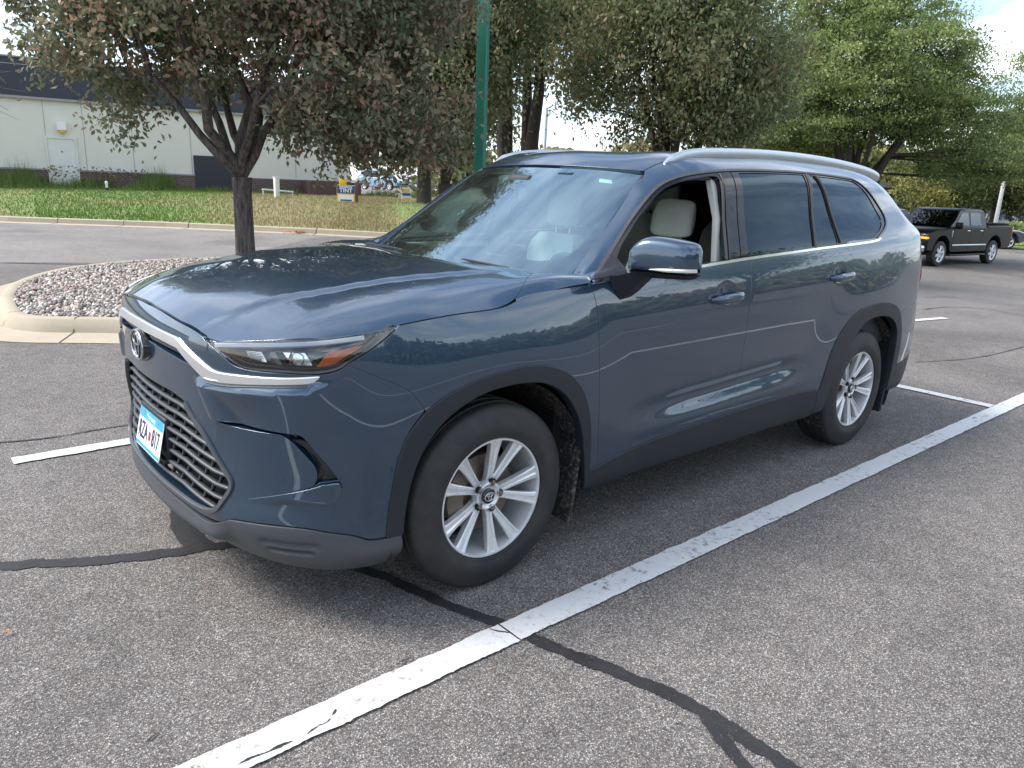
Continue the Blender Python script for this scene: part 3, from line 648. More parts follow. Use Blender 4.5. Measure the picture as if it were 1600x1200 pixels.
# greenhouse
wt=[(.520,.105),(.56,.245),(.646,.358),(.74,.405),(.836,.428),(1.0,.434),(1.148,.440),(1.304,.450),(1.53,.455),(2.02,.455),(2.62,.455),(2.90,.452)]
wr=[(2.955,.435),(3.045,.355),(3.156,.240)]; wb=[(3.163,.215),(3.150,.180),(3.10,.145),(3.03,.118),(2.965,.094)]
wout=[('s',wt),('s',wr),('s',wb),[(2.96,.092),(.520,.092)]]
def f(mb,m):
    patch(mb,GH,[[(.503,.098),(.503,.30),(.510,.520)],('s',[(.508,.522),(.6,.526),(.7,.527),(.9,.527),(1.10,.527)]),[(1.10,.527),(1.125,.545)],('s',[(1.125,.545),(1.3,.545),(2.5,.545),(3.3,.545),(3.52,.54)]),('s',[(3.52,.535),(3.62,.42),(3.72,.28),(3.80,.16),(3.845,.088)]),[(3.845,.088),(2.965,.088)],('s',wb[::-1]),('s',wr[::-1]),('s',wt[::-1])],'paint',1,g=.02,flange=.03,gap=.0,mirror=m)
two('side_frame',f)
mb=MB(); T2=lambda q:[(a,2.4-b) for a,b in q[::-1]]
re_=[(1.118,.549),(1.092,.62),(1.050,.78),(1.002,1.02),(.992,1.2)]
patch(mb,GH,[('s',re_+T2(re_)[1:]),('s',T2([(1.118,.549),(2.5,.549),(3.3,.549),(3.52,.545)])),('s',[(3.52,1.855),(3.70,1.6),(3.74,1.2),(3.70,.8),(3.52,.545)]),('s',[(3.52,.545),(3.3,.549),(2.5,.549),(1.118,.549)])],'paint',1,g=.03,flange=.02,gap=.002); part(mb,'roof')
mb=MB(); q=[(3.53,.54),(3.72,.75),(3.76,1.2),(3.72,1.65),(3.53,1.86)]
patch(mb,GH,[('s',q),[(3.53,1.86),(3.80,2.27),(3.86,2.27)],('s',[(3.86,2.27),(3.95,1.8),(3.97,1.2),(3.95,.6),(3.86,.13)]),[(3.86,.13),(3.80,.13),(3.53,.54)]],'privacy_glass',1,g=.04,flange=.01,off=-.004,gap=0); part(mb,'rear_window')
mb=MB(); L_=[]
for y in np.linspace(-.62,.62,17):
    k=abs(y)/.62; z=1.735-.055*k*k-.02*k**6; x=3.60-.05*k*k; L_.append([(x-.02,y,z),(x+.14,y,z-.022),(x+.155,y,z-.034),(x+.14,y,z-.044),(x,y,z-.03)])
mb.loft(L_,'paint'); part(mb,'roof_spoiler')
# black window surround with holes, pillars
fop=[('s',[(.70,.30),(.77,.362),(.87,.388),(.97,.397),(1.08,.408),(1.19,.418),(1.30,.428),(1.40,.432),(1.455,.431),(1.483,.423),(1.489,.405)]),[(1.489,.400),(1.452,.262),(1.412,.094)],[(1.412,.094),(.70,.094),(.70,.30)]]
rgl=[[(1.678,.441),(2.305,.443)],[(2.305,.443),(2.262,.26),(2.226,.097)],[(2.226,.097),(1.598,.097)],[(1.598,.097),(1.632,.26),(1.678,.441)]]
fxg=[[(2.368,.443),(2.424,.443)],[(2.424,.443),(2.458,.25),(2.492,.097)],[(2.492,.097),(2.254,.097)],[(2.254,.097),(2.30,.26),(2.368,.443)]]
dgl=[[(2.452,.441),(2.84,.440)],('s',[(2.86,.439),(2.91,.432),(2.95,.40),(3.0,.345),(3.045,.290),(3.095,.218),(3.10,.200),(3.085,.175),(3.03,.140),(2.96,.115),(2.90,.098)]),[(2.90,.098),(2.54,.097)],[(2.54,.097),(2.497,.25),(2.452,.441)]]
def f(mb,m): patch(mb,GH,wout,'pillar_black',1,holes=[fop,rgl,fxg,dgl],g=.02,off=-.005,flange=.0,hole_flange=.028,gap=0.,mirror=m)
two('window_surround',f)
def f(mb,m):
    strip(mb,GH,wt,.0085,'rubber_trim',1,thick=.004,off=-.004,mirror=m,n=.03)
    strip(mb,GH,[wt[-1]]+wr+wb,.009,'gloss_black',1,thick=.005,off=-.004,mirror=m,n=.015)
    strip(mb,GH,[(1.489,.40),(1.452,.262),(1.412,.094)],.009,'rubber_trim',1,thick=.006,off=-.004,mirror=m)
    strip(mb,GH,[(1.515,.44),(1.478,.262),(1.438,.094)],.004,'rubber_trim',1,thick=.004,off=-.004,mirror=m)
    strip(mb,GH,[(2.336,.443),(2.281,.26),(2.240,.097)],.009,'rubber_trim',1,thick=.006,off=-.004,mirror=m)
    strip(mb,GH,[(2.436,.443),(2.478,.25),(2.516,.097)],.006,'rubber_trim',1,thick=.007,off=-.004,mirror=m)
    strip(mb,GH,[(1.620,.45),(1.573,.26),(1.535,.094)],.0018,'void',1,thick=.001,off=-.004,mirror=m)
    strip(mb,GH,[(.70,.30),(.70,.2),(.70,.097)],.006,'plastic',1,thick=.006,off=-.006,mirror=m)
two('window_seal',f)
two('belt_moulding',lambda mb,m:strip(mb,GH,[(.492,.083),(1.2,.083),(2.2,.083),(2.94,.084),(2.99,.094)],.0085,'chrome',1,thick=.009,off=-.002,mirror=m,n=.04))
for nm,q in (('rear_door_glass',rgl),('fixed_glass',fxg),('quarter_glass',dgl)): two(nm,lambda mb,m:patch(mb,GH,q,'privacy_glass',1,g=.03,off=-.009,flange=0,gap=-.006,mirror=m))
mb=MB(); patch(mb,GH,fop,'side_glass',1,g=.03,off=-.016,flange=0,gap=-.004,mirror='far'); part(mb,'front_door_glass')
# windscreen
wsb=[(.512,.778),(.470,.70),(.414,.60),(.348,.42),(.306,.218),(.294,0)]
wss=[(.512,.778),(.65,.757),(.794,.716),(.95,.672),(1.093,.632)]; wst=[(1.093,.628),(1.034,.42),(.985,.18),(.976,0)]
ng=lambda q:[(a,-b) for a,b in q]
WO=[('s',ng(wsb)+wsb[::-1][1:]),('s',wss),('s',wst+ng(wst)[::-1][1:]),('s',ng(wss)[::-1])]
mb=MB(); patch(mb,WS,WO,'windscreen_glass',1,g=.03,flange=.004,gap=.003); wsc=part(mb,'windscreen')
ib=[(.560,.668),(.50,.60),(.445,.45),(.405,.325),(.375,.13),(.37,0)]; is_=[(.62,.688),(.80,.662),(.95,.610),(1.01,.580)]; it=[(1.022,.55),(1.0,.45),(.965,.30),(.94,.12),(.935,0)]
IN=[('s',ng(ib)+ib[::-1][1:]),('s',[(.565,.678)]+is_),('s',it+ng(it)[::-1][1:]),('s',ng([(.565,.678)]+is_)[::-1])]
mb=MB(); patch(mb,WS,WO,'gloss_black',1,holes=[IN],g=.03,off=-.005,flange=.0,gap=.004); part(mb,'windscreen_border',wsc)
mb=MB(); strip(mb,WS,ng(wss),.008,'gloss_black',1,thick=.004,off=-.002); strip(mb,WS,wss,.008,'gloss_black',1,thick=.004,off=-.002)
strip(mb,WS,[(a-.02,b*.97) for a,b in ng(wsb)+wsb[::-1][1:]],.022,'plastic',1,thick=.003,off=-.012)
part(mb,'windscreen_seal')
mb=MB(); mb.tube([(.93,-.33,1.607),(.945,-.25,1.622),(.955,-.20,1.628)],.010,'cabin_dark',8); 
part(mb,'toll_strip') if False else None
mb=MB()
for y0,y1 in ((-.62,-.02),(.05,.60)):
    mb.tube([(.36 if y0<0 else .33,y0*.9,1.195),(.345,(y0+y1)/2,1.202),(.34,y1,1.205)],.008,'plastic',6)
part(mb,'wiper')
mb=MB(); P_=WS([.93,.93,.99,.985],[-.34,-.16,-.19,-.34]); 
# camera/mirror mount behind the glass
mb.box((.93,0,1.565),(.12,.16,.05),'cabin_dark',bev=.02); mb.box((.99,0,1.49),(.03,.24,.07),'cabin_dark',bev=.02); part(mb,'rear_view_mirror')
# sticker in the glass corner
mb=MB(); patch(mb,WS,[[(.985,-.54),(1.002,-.52),(.985,-.455),(.966,-.475)]],'plate_white',1,g=.02,off=-.004,flange=0,gap=0); part(mb,'window_sticker',wsc)
mb=MB(); patch(mb,WS,[[(.955,-.30),(.968,-.30),(.950,-.22),(.943,-.215)]],'void',1,g=.02,off=.002,flange=.002,gap=0); part(mb,'glass_clip',wsc)
# roof rails
def f(mb,m):
    X=catm([(1.235,.636,1.668),(1.29,.632,1.690),(1.45,.622,1.724),(1.8,.612,1.748),(2.3,.606,1.762),(2.8,.604,1.756),(3.2,.604,1.735),(3.42,.606,1.712),(3.50,.608,1.694),(3.53,.610,1.680)],6); s_=-1 if m is None else 1; L_=[]
    for i,(x,y,z) in enumerate(X):
        k=min(1,i/6,(len(X)-1-i)/5+.15); w_=.017*(.35+.65*k); h_=.020*(.3+.7*k)
        L_.append([(x,s_*(y+w_*math.cos(q)*(1.1 if math.sin(q)<0 else 1)),z+h_*(math.sin(q) if math.sin(q)>0 else math.sin(q)*(1+1.3*min(1,k*k)))) for q in np.linspace(0,2*math.pi,12,endpoint=False)])
    mb.loft(L_,'rail_metal')
    pass
two('roof_rail',f)
# door handles
def f(hx,hz):
    def g(mb,m):
        s_=-1 if m is None else 1; s0=float(s_of_x(hx)[0]); y0=abs(LB(s0+.0,hz)[0][1])+.016; L_=[]
        for i,t in enumerate(np.linspace(-1,1,15)):
            k=(1-abs(t)**4)**.5 if abs(t)<1 else .0; k=max(k,.15); w_=.021*k+.002; d_=.013*k; y=y0+.030*(1-abs(t)**6)-.004
            L_.append([(hx+.125*t,s_*(y+d_*math.cos(q)),hz+.006*t+.0+w_*math.sin(q)) for q in np.linspace(0,2*math.pi,12,endpoint=False)])
        mb.loft(L_,'paint')
        for t in (-.1,.1): mb.box((hx+t*.98,s_*(y0+.004),hz+t*.05),(.03,.036,.016),'paint',bev=.005)
    return g
for D_,hx,hz in ((fd,1.395,1.060),(rd,2.505,1.108)):
    for i,m in enumerate((None,'far')):
        mb=MB(); f(hx,hz)(mb,m); part(mb,'door_handle',D_[i])
# dark gaps under the panel joints
for q_ in (cut[:-1],df,dm,[(1.245,1.085)]+ft[1:4],dr):
    two('panel_gap',lambda mb,m:strip(mb,LB,q_,.0034,'void',1,thick=.0004,off=-.0035,mirror=m))
# mirrors
def mirror(mb,m,what):
    s_=-1 if m is None else 1; L_=[]; n=28
    for t in np.linspace(0,1,17):
        y=.988+.262*t; e=max(math.sqrt(max(0,1-abs((t-.5)/.505)**9)),.25)
        zt_=1.315+.052*math.sin(min(1,t/.32)*math.pi/2)-.020*max(0,(t-.4)/.6)**1.5; zb_=1.205+.008*t; xc=.668+.075*t; dx_=.080*e*(1-.22*t)
        zc=(zt_+zb_)/2; hz=(zt_-zb_)/2*(.55+.45*e)
        loop=[]
        for q in np.linspace(0,2*math.pi,n,endpoint=False):
            cx,cz=math.cos(q),math.sin(q); sx=abs(cx)**.72*(1 if cx>0 else -1); sz=abs(cz)**.55*(1 if cz>0 else -1)
            x=xc+dx_*sx*(.55 if sx>0 else 1.); loop.append((x,s_*y,zc+hz*sz))
        L_.append(loop)
    return L_
def f(mb,m):
    L_=np.array(mirror(mb,m,0)); zcut=1.232
    up_=L_.copy(); up_[:,:,2]=np.maximum(up_[:,:,2],zcut); mb.loft(up_,'paint')
mb=MB(); f(mb,None); mr_=[part(mb,'side_mirror',angle=50)]
for i,m in enumerate((None,)):
    s_=-1 if m is None else 1; P_=mr_[i]
    mb=MB(); L_=np.array(mirror(mb,m,0)); lo=L_.copy(); c_=lo.mean(1,keepdims=True); lo=c_+(lo-c_)*[.965,1,1]; lo[:,:,2]=np.minimum(lo[:,:,2],1.228); lo[:,:,2]=1.228-(1.228-lo[:,:,2])*1.35; mb.loft(lo,'plastic')
    mb.loft([[(x,s_*y,z) for x,y,z in l] for l in ([(.575,.935,1.20),(.70,.935,1.20),(.71,.935,1.10),(.63,.935,1.09)],[(.585,.975,1.205),(.71,.975,1.205),(.72,.97,1.13),(.65,.97,1.115)],[(.615,1.03,1.225),(.73,1.03,1.225),(.735,1.03,1.195),(.65,1.03,1.185)],[(.63,1.07,1.228),(.73,1.07,1.228),(.73,1.06,1.205),(.65,1.06,1.2)])],'plastic')
    part(mb,'mirror_base',P_,angle=45)
    mb=MB(); Q=[]
    for t in np.linspace(.42,1,10):
        y=.988+.262*t; e=max(math.sqrt(max(0,1-abs((t-.5)/.505)**9)),.25); xc=.668+.075*t; dx_=.080*e*(1-.22*t); w_=.0058*min(1,(t-.40)/.25)+.001
        Q.append([(xc-dx_-.003,s_*y,1.236+w_+.01*t),(xc-dx_-.006,s_*y,1.236+.01*t),(xc-dx_-.003,s_*y,1.236-w_+.01*t),(xc-dx_+.02,s_*y,1.236-w_+.01*t),(xc-dx_+.02,s_*y,1.236+w_+.01*t)])
    mb.loft(Q,'signal_lens'); part(mb,'turn_signal',P_)
    mb=MB(); mb.box((.757,s_*1.11,1.285),(.004,.19,.12),'chrome',bev=.001); part(mb,'mirror_glass',P_)
# sail triangle
two('mirror_sail',lambda mb,m:patch(mb,GH,[('s',[(.50,.11),(.56,.235),(.646,.338),(.695,.372)]),[(.695,.372),(.695,.096),(.505,.096)]],'plastic',1,g=.03,off=.001,flange=.01,gap=.004,mirror=m))
# headlights
HL=[('s',[(.530,1.004),(.701,1.029),(.847,1.044),(1.014,1.058),(1.148,1.071),(1.239,1.083)]),('s',[(1.239,1.083),(1.176,1.040),(1.096,.993),(1.054,.972)]),('s',[(1.054,.971),(1.036,.960),(.981,.947),(.852,.945),(.722,.944),(.669,.953),(.616,.976),(.575,.994),(.530,1.004)])]
SH=lambda q,d:[tuple(p) for p in inset(q,d)]
hlp=outline(HL,.012); hlp=hlp if area(hlp)>0 else hlp[::-1]
def f(mb,m):
    patch(mb,LB,HL,'gloss_black',1,g=.02,off=-.075,flange=0,gap=0,mirror=m)
    Xa=inset(hlp,.001); Xb=inset(hlp,.016)
    P0=LB(Xa[:,0],Xa[:,1]); N0=normals(LB,Xa[:,0],Xa[:,1],1); P1=LB(Xb[:,0],Xb[:,1]); n=len(P0)
    rows=[P0-N0*.004,P1-N0*.006,P1-N0*.075]
    V=np.concatenate(rows); F=[(i*n+j,i*n+(j+1)%n,(i+1)*n+(j+1)%n,(i+1)*n+j) for i in range(2) for j in range(n)]
    if m=='far': V=V*[1,-1,1]
    mb.add(V,F,'gloss_black')
hls=two('headlight',f)
for i,m in enumerate((None,'far')):
    P_=hls[i]
    mb=MB(); strip(mb,LB,[(.570,1.000),(.70,1.017),(.85,1.031),(1.0,1.044),(1.12,1.055)],.0085,'white_lens',1,thick=.012,off=-.016,mirror=m)
    strip(mb,LB,[(.570,.999),(.60,.985),(.632,.971)],.0075,'white_lens',1,thick=.012,off=-.018,mirror=m); part(mb,'daytime_strip',P_)
    mb=MB()
    for a,b,wd in ((.70,.984,.075),(.805,.983,.02),(.875,.987,.085)):
        patch(mb,LB,[[(a-wd*.5-.012,b+.024),(a+wd*.5-.012,b+.026),(a+wd*.5+.02,b-.026),(a-wd*.5+.022,b-.024)]],'lamp_grey' if wd<.05 else 'chrome',1,g=.02,off=-.05-(.01 if wd>.05 else -.012),flange=.03,gap=0,mirror=m)
    for k in range(6):
        strip(mb,LB,[(.672,.966+.007*k),(.738,.966+.007*k)],.0012,'lamp_grey',1,thick=.004,off=-.056,mirror=m,smooth=False)
    part(mb,'lamp_reflector',P_)
    mb=MB(); c3=LB(.885,.985)[0]-normals(LB,np.array([.885]),np.array([.985]),1)[0]*.055; 
    if m: c3=c3*[1,-1,1]
    mb.revolve([(-.012,.026),(-.02,.024),(-.026,.016),(-.029,.0)],'clear_lens',tuple(c3),'x',20); part(mb,'projector',P_)
    mb=MB(); patch(mb,LB,[[(.955,.957),(1.02,.962),(1.075,.992),(1.135,1.030),(1.06,1.022),(1.0,1.012)]],'amber',1,g=.02,off=-.03,flange=.02,gap=0,mirror=m); part(mb,'amber_signal',P_)
    mb=MB(); patch(mb,LB,HL,'clear_lens',1,g=.02,off=.001,flange=.003,gap=.001,mirror=m); part(mb,'lens',P_)
# wheels
def wheel(x,side):
    root=None; yo=.962; sg=-1 if side<0 else 1
    c=(x,0,.372)
    tr=.376
    prof=[(.725,.245),(.722,.30),(.728,.35),(.742,.368),(.755,.3735),(.765,.3745),(.768,.368),(.774,.368),(.777,.3755),(.805,.3765),(.808,.369),(.815,.369),(.818,.377),(.848,.377),(.851,.369),(.858,.369),(.861,.3765),(.890,.3755),(.893,.368),(.899,.368),(.902,.3745),(.918,.372),(.930,.366),(.9395,.352),(.9435,.340),(.9475,.330),(.9545,.305),(.9575,.285),(.9545,.262),(.950,.252),(.950,.246),(.942,.243)]
    t=MB(); t.revolve([(sg*a,r) for a,r in prof],'tyre_rubber',c,'y',120)
    # sipes on the shoulder
    for k in range(110):
        q=2*math.pi*k/110; r=.3675; y=sg*.916
        R=Matrix.Rotation(-q,3,'Y'); ctr=Vector((r*math.cos(q),y,r*math.sin(q)))+Vector(c)
        t.box(ctr,(.0030,.022,.0025),'void',R=np.array(Matrix.Rotation(-q,3,'Y')))
    o=part(t,'wheel')
    # flatten the contact
    for v in o.data.vertices:
        if v.co.z<.004: v.co.z=.004
    rm=MB(); ro=[(.938,.2435),(.943,.240),(.943,.2330),(.934,.2295),(.930,.2290),(.905,.2255),(.85,.222),(.76,.220),(.74,.235)]
    rm.revolve([(sg*a,r) for a,r in ro],'alloy',c,'y',96)
    # spokes: ten, in five pairs meeting at the hub
    for k in range(10):
        ang=math.radians(18+36*k+(3.5 if k%2 else -3.5)); d=Vector((math.cos(ang),0,math.sin(ang))); e=Vector((-math.sin(ang),0,math.cos(ang)))
        a0=math.radians(18+36*k+(-9 if k%2 else 9)*.6); L_=[]
        for (r,w_,yy,th,sh) in ((.050,.0155,.900,.030,0),(.085,.0150,.910,.030,0),(.13,.0172,.919,.030,0),(.18,.0205,.928,.030,0),(.215,.0250,.935,.028,0),(.234,.031,.938,.024,0)):
            q=Vector(c)+d*r+e*((.0065 if k%2 else -.0065)*(1-(r-.05)/.18)); y=sg*yy
            pr=[(-1,-.003),(-.80,.0),(-.30,.0005),(-.08,-.0055),(.42,-.0055),(.62,.0015),(.84,.0015),(1,-.004),(.88,-th),(-.88,-th)]
            if k%2: pr=[(-a,b) for a,b in pr]
            L_.append([(q.x+e.x*w_*a,y+sg*b,q.z+e.z*w_*a) for a,b in pr])
        rm.loft(L_,'alloy')
    hub=[(.86,.062),(.902,.060),(.914,.056),(.916,.050),(.908,.036),(.908,.0)]
    rm.revolve([(sg*a,r) for a,r in hub],'alloy',c,'y',48)
    part(rm,'rim',o,angle=28)
    for k in range(5):
        lg=MB()
        q=math.radians(90+72*k-18+0); p_=(c[0]+.057*math.cos(q),0,c[2]+.057*math.sin(q))
        lg.revolve([(sg*.915,.0155),(sg*.9165,.0150),(sg*.905,.0145),(sg*.905,.0)],'void',p_,'y',16)
        lg.revolve([(sg*.90,.0105),(sg*.922,.0100),(sg*.925,.006),(sg*.925,0)],'brake_iron',p_,'y',6)
        part(lg,'lug_nut',o)
    cp=MB(); cp.revolve([(sg*.90,.032),(sg*.918,.031),(sg*.922,.027),(sg*.9225,0)],'gloss_black',c,'y',32)
    def ov(cz,a,b,r):
        L_=[]
        for q in np.linspace(0,2*math.pi,25):
            ct=Vector((c[0]+a*math.cos(q),sg*.9235,c[2]+cz+b*math.sin(q))); dd=Vector((math.cos(q),0,math.sin(q)))
            L_.append([(ct+dd*r*math.cos(t_)+Vector((0,sg*r*math.sin(t_),0)))[:] for t_ in np.linspace(0,2*math.pi,6,endpoint=False)])
        cp.loft(L_,'satin',cap=False)
    ov(0,.0245,.0175,.0016); ov(.0065,.015,.006,.0013); ov(-.001,.007,.0145,.0013)
    part(cp,'centre_cap',o)
    br=MB(); br.revolve([(sg*.835,.05),(sg*.835,.155),(sg*.86,.155),(sg*.86,.05)],'brake_iron',c,'y',48)
    br.revolve([(sg*.80,.0),(sg*.80,.07),(sg*.895,.06)],'brake_iron',c,'y',24)
    L_=[]
    for q in np.linspace(math.radians(115),math.radians(200),9):
        L_.append([(c[0]+r*math.cos(q),sg*y,c[2]+r*math.sin(q)) for r,y in ((.105,.888),(.178,.888),(.185,.86),(.185,.81),(.105,.81))])
    br.loft(L_,'brake_iron'); br.revolve([(sg*.74,.0),(sg*.74,.222)],'void',c,'y',48); part(br,'brake_disc',o)
    return o
for x in (0.,2.95):
    for sd in (-1,1): wheel(x,sd)
# wheel wells, mud flaps
for x,tw in ((0.,.20),(2.965,.20)):
    for sg in (-1,1):
        mb=MB(); pr=[]
        th=np.linspace(math.radians(-28),math.radians(208),40)
        V=[];F=[]
        for yy in (.955,.80,.60,.40):
            for q in th:
                rr=.470+.012*math.sin(q*23)*(yy<.9); V.append((x+rr*math.cos(q),sg*yy,max(.372+rr*math.sin(q),.2)))
        n=len(th); F=[(i*n+j,i*n+j+1,(i+1)*n+j+1,(i+1)*n+j) for i in range(3) for j in range(n-1)]
        F+=[tuple(range(3*n,4*n))]; mb.add(V,F,'muddy'); part(mb,'wheel_well')
        mb=MB(); b=x+(.445 if x<1 else .40)
        zt2=.50 if x<1 else .62
        mb.loft([[(b-.045+.03*k,sg*.735,z),(b-.045+.03*k,sg*.958,z),(b-.028+.03*k,sg*.962,z),(b-.028+.03*k,sg*.735,z)] for k,z in ((1.2,zt2),(.8,.36),(.3,.24),(0,.165))],'muddy' if x<1 else 'plastic'); part(mb,'mud_flap')
# underbody and dark inner volumes
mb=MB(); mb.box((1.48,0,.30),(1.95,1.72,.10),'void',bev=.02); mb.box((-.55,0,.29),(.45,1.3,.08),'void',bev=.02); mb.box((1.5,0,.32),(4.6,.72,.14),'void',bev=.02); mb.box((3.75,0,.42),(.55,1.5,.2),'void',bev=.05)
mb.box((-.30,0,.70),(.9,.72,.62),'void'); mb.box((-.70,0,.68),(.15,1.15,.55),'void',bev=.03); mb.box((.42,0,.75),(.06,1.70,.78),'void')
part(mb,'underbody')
# ---------------- cabin
mb=MB(); mb.box((1.75,0,.52),(2.6,1.70,.08),'cabin_dark'); mb.box((3.55,0,.75),(.9,1.5,.4),'cabin_dark',bev=.05); part(mb,'cabin_floor')
def f(mb,m):
    s_=-1 if m is None else 1
    mb.box((1.05,s_*.885,.80),(1.12,.05,.70),'cabin_dark',bev=.02); mb.box((2.15,s_*.885,.83),(.95,.05,.76),'cabin_dark',bev=.02); mb.box((3.2,s_*.86,.92),(1.0,.05,.60),'cabin_dark',bev=.02)
    mb.box((1.05,s_*.87,1.165),(1.0,.06,.035),'leather',bev=.015)
two('door_lining',f)
for tx,bx,w_ in ((1.505,1.44,.095),(2.36,2.27,.07),(3.0,3.05,.10)):
    def f(mb,m):
        s_=-1 if m is None else 1
        mb.loft([[(x+dx_*w_/2,s_*y+s_*dy,z) for dx_,dy in ((-1,-.015),(1,-.015),(1,.015),(-1,.015))] for x,y,z in ((bx,.865,1.15),((bx+tx)/2,.82,1.42),(tx,.73,1.61))],'headliner')
    two('pillar_trim',f)
mb=MB(); patch(mb,GH,[('s',[(1.2,.50),(1.12,.8),(1.07,1.2),(1.12,1.6),(1.2,1.9)]),[(3.4,1.9),(3.4,.50),(1.2,.50)]],'headliner',1,g=.08,off=-.045,flange=0,gap=0); part(mb,'headliner')
mb=MB()
L_=[]
for y in np.linspace(-.80,.80,15):
    k=abs(y)/.8; L_.append([(.40+.06*k*k,y,1.135-.01*k),(.62,y,1.165),(.80,y,1.165+.02*math.exp(-((y+.40)/.22)**2)),(.86,y,1.13),(.86,y,.92),(.72,y,.75),(.42,y,.75)])
mb.loft(L_,'dash_top'); mb.box((.83,0.02,1.17),(.03,.30,.16),'gloss_black',bev=.01); part(mb,'dashboard',angle=50)
mb=MB(); wc=Vector((.94,-.40,1.06)); ax=Vector((.80,0,.42)).normalized(); a_=Vector((0,1,0)); b_=ax.cross(a_)
mb.tube([(wc+a_*.182*math.cos(q)+b_*.182*math.sin(q))[:] for q in np.linspace(0,2*math.pi,33)],.015,'leather_dark',8,cap=False)
for q in (0,math.pi,-math.pi/2*-1): mb.tube([wc[:],(wc+a_*.18*math.cos(q)+b_*.18*math.sin(q))[:]],.018,'leather_dark',6)
mb.tube([(wc-ax*.02)[:],(wc+ax*-.0)[:],(wc-ax*.15)[:]],[.07,.065,.04],'leather_dark',12); part(mb,'steering_wheel')
def seat(x,y,w_=.50,h=.62,hr=True,tilt=.24,nm='seat'):
    mb=MB()
    def cush(c,d,R=None,b=.05):
        mb.box(c,d,'leather',R=R,bev=b)
    cush((x-.28,y,.80),(.56,w_,.17)); R=np.array(Matrix.Rotation(tilt,3,'Y')); 
    L_=[]
    for t in np.linspace(0,1,9):
        z=.82+h*t; xx=x+math.tan(tilt)*h*t; wd=w_/2*(1-.22*t**2)*(1 if t<.95 else .86); th=.075*(1-.25*t)*(1 if t<.95 else .7); bol=.022*(1-t*.5)
        L_.append([(xx-th-bol,y-wd*.9,z),(xx-th,y-wd*.55,z),(xx-th+.008,y,z),(xx-th,y+wd*.55,z),(xx-th-bol,y+wd*.9,z),(xx,y+wd,z),(xx+th,y+wd*.85,z),(xx+th,y-wd*.85,z),(xx,y-wd,z)])
    mb.loft(L_,'leather'); o=part(mb,nm,angle=60)
    if hr:
        mb=MB(); L_=[]; zx=x+math.tan(tilt)*(h+.10)
        for t in np.linspace(-1,1,13):
            e=math.sqrt(max(0,1-abs(t)**3.2)); e=max(e,.30); z0=.82+h+.045; hh_=.10*(.72+.28*e); th=.055*e; loop=[]
            for q in np.linspace(0,2*math.pi,18,endpoint=False):
                cx,cz=math.cos(q),math.sin(q); loop.append((zx+th*abs(cx)**.8*np.sign(cx)+.03*cz*.5-.01,y+.133*t*(1-.10*max(0,cz)),z0+.095+hh_*abs(cz)**.75*np.sign(cz)))
            L_.append(loop)
        mb.loft(L_,'leather')
        for d in (-.06,.06): mb.tube([(zx-.02,y+d,.82+h-.02),(zx-.005,y+d,.82+h+.08)],.006,'satin',6)
        part(mb,'headrest',o,angle=70)
    return o
seat(1.50,-.42,h=.44); seat(1.50,.42,h=.44); seat(2.42,-.42,.5,.56); seat(2.42,.42,.5,.56); seat(3.2,-.34,.45,.5,tilt=.15); seat(3.2,.34,.45,.5,tilt=.15)
mb=MB(); mb.box((1.2,0,.75),(.9,.22,.35),'cabin_dark',bev=.03); part(mb,'centre_console')
# ================= surroundings =================
FH=Vector((sy,cy,0)); RH=Vector((cy,-sy,0)); CP=Vector(CAM)
def ray(u,v): return (_f+_r2*((u-800)/1167.19)-_u2*((v-600)/1167.19))
def PH(u,v,D):
    d=ray(u,v); return CP+d*(D/d.dot(FH))
def G(u,v,z=0.):
    d=ray(u,v); return CP+d*((z-CAM[2])/d.z)
def W(X,D,z=0.): q=RH*X+FH*D; return Vector((CAM[0]+q.x,CAM[1]+q.y,z))
def s1(x,a,b): t=min(1,max(0,(x-a)/(b-a))); return t*t*(3-2*t)
def gz(x,y): return -.58*s1(x,7,24)
gzv=lambda x,y:-.58*sst(x,7,24)
# --- materials
def asphalt(name,lo,hi,sc=150,tint=(1.,.985,.95),bias=.0):
    n=Nd(name,rough=.85,spec=.3); v=n.coord()
    vo=n.voro(sc,v); c=n.n.new('ShaderNodeSeparateColor'); n.l.new(vo['Color'],c.inputs[0])
    chips=n.ramp(c.outputs[0],(.0,.50),(.35,.74),(.62,.96),(.80,1.28),(.93,1.8),(1.,2.5))
    edge=n.ramp(vo['Distance'],(.35,1.),(.75,.45))
    big=n.ramp(n.noise(.55,8,.62,v),(.30,.80),(.50,1.),(.72,1.16)); mid=n.ramp(n.noise(9,6,.7,v),(.3,.82),(.7,1.16)); 
    f=n.math('MULTIPLY',n.math('MULTIPLY',chips,edge),n.math('MULTIPLY',big,mid))
    hue=n.mix(c.outputs[1],tuple(lo*a for a in (1.17,1.02,.90)),tuple(lo*a for a in (1.0,.98,.98)))
    m=n.n.new('ShaderNodeMix'); m.data_type='RGBA'; m.blend_type='MULTIPLY'; m.inputs[0].default_value=1; n.l.new(hue,m.inputs[6])
    cc=n.n.new('ShaderNodeCombineColor'); [n.l.new(f,cc.inputs[i]) for i in range(3)]; n.l.new(cc.outputs[0],m.inputs[7])
    st=n.ramp(n.noise(.23,5,.6,v,1.2),(.54,1.),(.68,.74)); st2=n.n.new('ShaderNodeCombineColor'); [n.l.new(st,st2.inputs[i]) for i in range(3)]
    n.col(n.mix(1.,m.outputs[2],st2.outputs[0],'MULTIPLY')); n.bump(n.math('ADD',vo['Distance'],n.noise(60,4,.6,v)),.55,.006); return n
asphalt('asphalt',.195,.2,225); asphalt('asphalt_lane',.26,.3,240)
